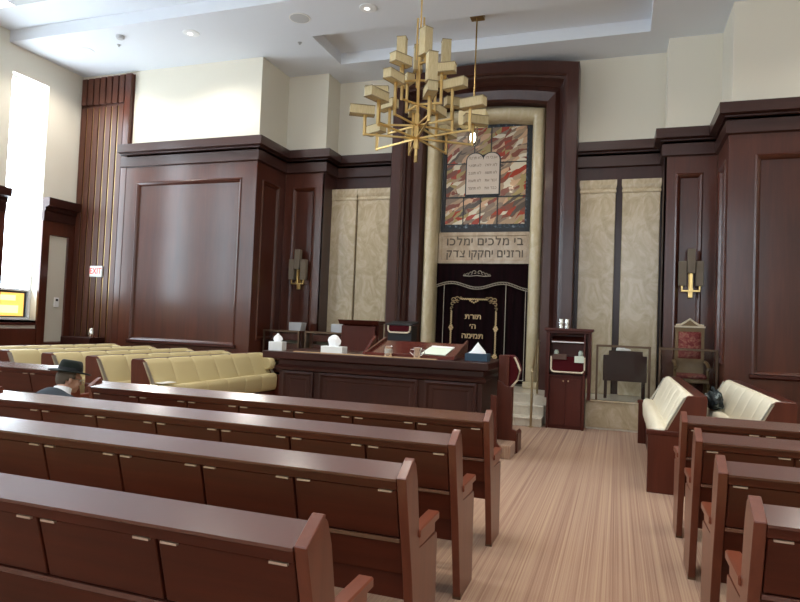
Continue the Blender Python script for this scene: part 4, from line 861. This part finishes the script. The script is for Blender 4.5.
tube(bm, [P(0,-.01,.55), P(0,0,.66), P(0,.05,.80), P(0,.09,.91)], [.15,.145,.155,.11], 16)
def hand(bm, w, dirv, s):
    w = Vector(w); dirv = Vector(dirv).normalized(); side = Vector((-dirv.y, dirv.x, 0)).normalized(); pal = w+dirv*.05
    M3 = Matrix((side, dirv, Vector((0,0,1)))).transposed().to_4x4()
    ball(bm, pal, .04, .05, .016, M3)
    for k, (off, ln) in enumerate(((-.03,.065),(-.01,.078),(.011,.073),(.03,.056))):
        b0 = w+dirv*.085+side*off; b1 = b0+dirv*ln*.5+Vector((0,0,-.004)); b2 = b1+dirv*ln*.45+Vector((0,0,-.022)); tube(bm, [w+dirv*.05+side*off*.8, b0, b1, b2], [.010,.0098,.009,.0075], 8)
    b0 = w+dirv*.03+side*s*.035; tube(bm, [w+dirv*.02+side*s*.01, b0, b0+dirv*.035+side*s*.02, b0+dirv*.06+side*s*.02], [.012,.012,.0105,.0085], 8)
ARM = {}
for s in (-1, 1):
    sh, el, wr = P(s*.19,.08,.865), P(s*.215,.12,.62), P(s*.10,.33,.64)
    ARM[s] = (sh, el, wr); d = Vector(P(s*.05,.42,.63))-Vector(wr)
    tube(bm, [P(0,.08,.87), sh, el, wr], [.08,.06,.045,.03], 12); hand(bm, wr, d, -s)
    hip, kn, an, to = P(s*.09,.02,.60), P(s*.12,.42,.56), P(s*.12,.40,.10), P(s*.13,.52,.06)
    tube(bm, [P(s*.05,-.02,.60), hip, kn, an, (an[0],an[1]+.02,.05), to], [.1,.085,.058,.04,.038,.03], 12)
body = obj('body', bm, 'skin', t); remesh(body, .0065, 3)
# clothing
bm = new()
tube(bm, [P(0,.01,.55), P(0,.01,.66), P(0,.03,.78), P(0,.06,.87), P(0,.09,.935), P(.005,.12,.975)], [.17,.175,.185,.175,.13,.08], 20)
for v in bm.verts: v.co.x = MX+(v.co.x-MX)*1.12
for s in (-1, 1):
    sh, el, wr = ARM[s]; tube(bm, [P(s*.05,.07,.89), sh, el, wr], [.09,.082,.066,.046], 14); ball(bm, sh, .088, .085, .08)
tube(bm, [P(-.17,.075,.90), P(0,.10,.93), P(.17,.075,.90)], [.06,.075,.06], 14)
jk = obj('jacket', bm, 'suit', t); remesh(jk, .011, 5)
bm = new()
for s in (-1, 1): tube(bm, [P(s*.05,-.01,.61), P(s*.09,.04,.61), P(s*.12,.43,.57), P(s*.12,.41,.32), P(s*.12,.40,.09)], [.10,.098,.08,.068,.062], 14)
tr_ = obj('trousers', bm, 'suit', t); remesh(tr_, .012, 4)
for s in (-1, 1):
    bm = new(); ball(bm, P(s*.13,.46,.045), .048, .13, .045); ball(bm, P(s*.125,.38,.05), .042, .05, .05)
    for v in bm.verts: v.co.z = max(v.co.z, .004)
    obj('shoe', bm, 'shoe', t, smooth=True)
nk = Vector(P(.010,.155,.985)); ax = (hp(0,-.02,-.06)-Vector(P(0,.11,.90))).normalized(); MC = Matrix.Translation(nk) @ ax.to_track_quat('Z','Y').to_matrix().to_4x4()
bm = new(); n = 24
loft(bm, [[MC @ Vector((r*math.cos(2*PI*i/n), r*1.08*math.sin(2*PI*i/n), z-.02*math.sin(2*PI*i/n))) for i in range(n)] for r, z in ((.078,-.045),(.07,-.01),(.067,.022),(.063,.022),(.063,-.04))]); obj('collar', bm, 'shirt', t, smooth=True)
# hair: a shell round back and sides under the hat
bm = new(); ball(bm, HC, .080, .098, .103, HM.to_3x3().to_4x4(), n=28); inv = HM.inverted()
kill = [v for v in bm.verts if (lambda q: q.y > .03 or q.z < -.085 or (q.y > -.02 and q.z < -.015) )(inv @ v.co)]
bmesh.ops.delete(bm, geom=kill, context='VERTS')
hr = obj('hair', bm, 'hair', t, smooth='all'); sd = hr.modifiers.new('Solidify','SOLIDIFY'); sd.thickness = .006; sd.offset = 1
bm = new()
for s in (-1, 1): ball(bm, hp(s*.03,.083,-.0), .013, .010, .009, HM.to_3x3().to_4x4(), n=12)
obj('eye', bm, 'eye', t, smooth=True)
bm = new()
for s in (-1, 1):
    tube(bm, [hp(s*.032+.023*math.cos(a*PI/8), .104, -.004+.018*math.sin(a*PI/8)) for a in range(17)], .0022, 6); tube(bm, [hp(s*.055,.103,.004), hp(s*.078,.06,.004), hp(s*.082,-.01,.0)], .0024, 6)
tube(bm, [hp(-.009,.106,.0), hp(.009,.106,.0)], .0022, 6); obj('glasses', bm, 'steel', t)
# hat
HT = HM @ Matrix.Translation((0,-.008,.048)) @ Matrix.Rotation(math.radians(5),4,'X') @ Matrix.Diagonal((.90,.90,.90,1))
bm = new(); n = 40; rg = []
def hring(rx, ry, z, curl=0, pinch=0, dent=0):
    r = []
    for i in range(n):
        a = 2*PI*i/n; c, s = math.cos(a), math.sin(a); xx = rx*c*(1-pinch*max(0,s)**2); r.append(HT @ Vector((xx, ry*s, z+curl*c*c-dent*(1-abs(c)))))
    return r
for a in ((.155,.185,-.006,.012),(.16,.19,.0,.014),(.155,.185,.006,.014),(.10,.125,.012,.004),(.088,.108,.018,0),(.087,.107,.05,0,.04),(.083,.102,.08,0,.16),(.074,.092,.105,0,.28),(.058,.078,.114,0,.32),(.03,.05,.104,0,.3),(.005,.01,.096)): rg.append(hring(*a))
rg = rg + [] 
loft(bm, rg); obj('hat', bm, 'hat_felt', t, smooth='all')
bm = new(); loft(bm, [hring(rx, ry, z) for rx, ry, z in ((.0905,.1105,.014),(.0905,.1105,.044),(.086,.106,.044),(.086,.106,.014))]); obj('hat_band', bm, 'hat_band', t)
# ------------------------------------------------------------------ light
for k, (x, y, z) in enumerate(lamps):
    l = bpy.data.lights.new('downlight_lamp', 'SPOT'); far = y > 9; l.energy = 145 if far else 130; l.color = (1,.94,.85); l.spot_size = math.radians(150 if far else 95); l.spot_blend = .6; l.shadow_soft_size = .10
    o = bpy.data.objects.new('downlight_lamp', l); o.location = (x, y, z-.05); COL.objects.link(o)
for i, (y0, y1) in enumerate(WIN):
    pass
w = bpy.data.worlds.new('World'); SC.world = w; w.use_nodes = True
w.node_tree.nodes['Background'].inputs[0].default_value = (.85,.93,1,1); w.node_tree.nodes['Background'].inputs[1].default_value = .3
# ------------------------------------------------------------------ camera
cam = bpy.data.cameras.new('Camera'); cam.sensor_width = 36; cam.lens = 36*629.2/800; cam.clip_start = .05
co = bpy.data.objects.new('Camera', cam); COL.objects.link(co); SC.camera = co
ya, pi_, ro = 3.33691523e-01, 3.62738506e-02, 3.93623276e-02
fwd = Vector((-math.sin(ya)*math.cos(pi_), math.cos(ya)*math.cos(pi_), math.sin(pi_))); right = Vector((math.cos(ya), math.sin(ya), 0)); up = right.cross(fwd)
r2 = right*math.cos(ro)+up*math.sin(ro); u2 = up*math.cos(ro)-right*math.sin(ro)
co.matrix_world = Matrix(((r2.x,u2.x,-fwd.x,0),(r2.y,u2.y,-fwd.y,0),(r2.z,u2.z,-fwd.z,1.65),(0,0,0,1)))
vs = SC.view_settings; vs.view_transform = 'Standard'; vs.look = 'None'; vs.gamma = 1; vs.exposure = 0.42; vs.use_curve_mapping = False
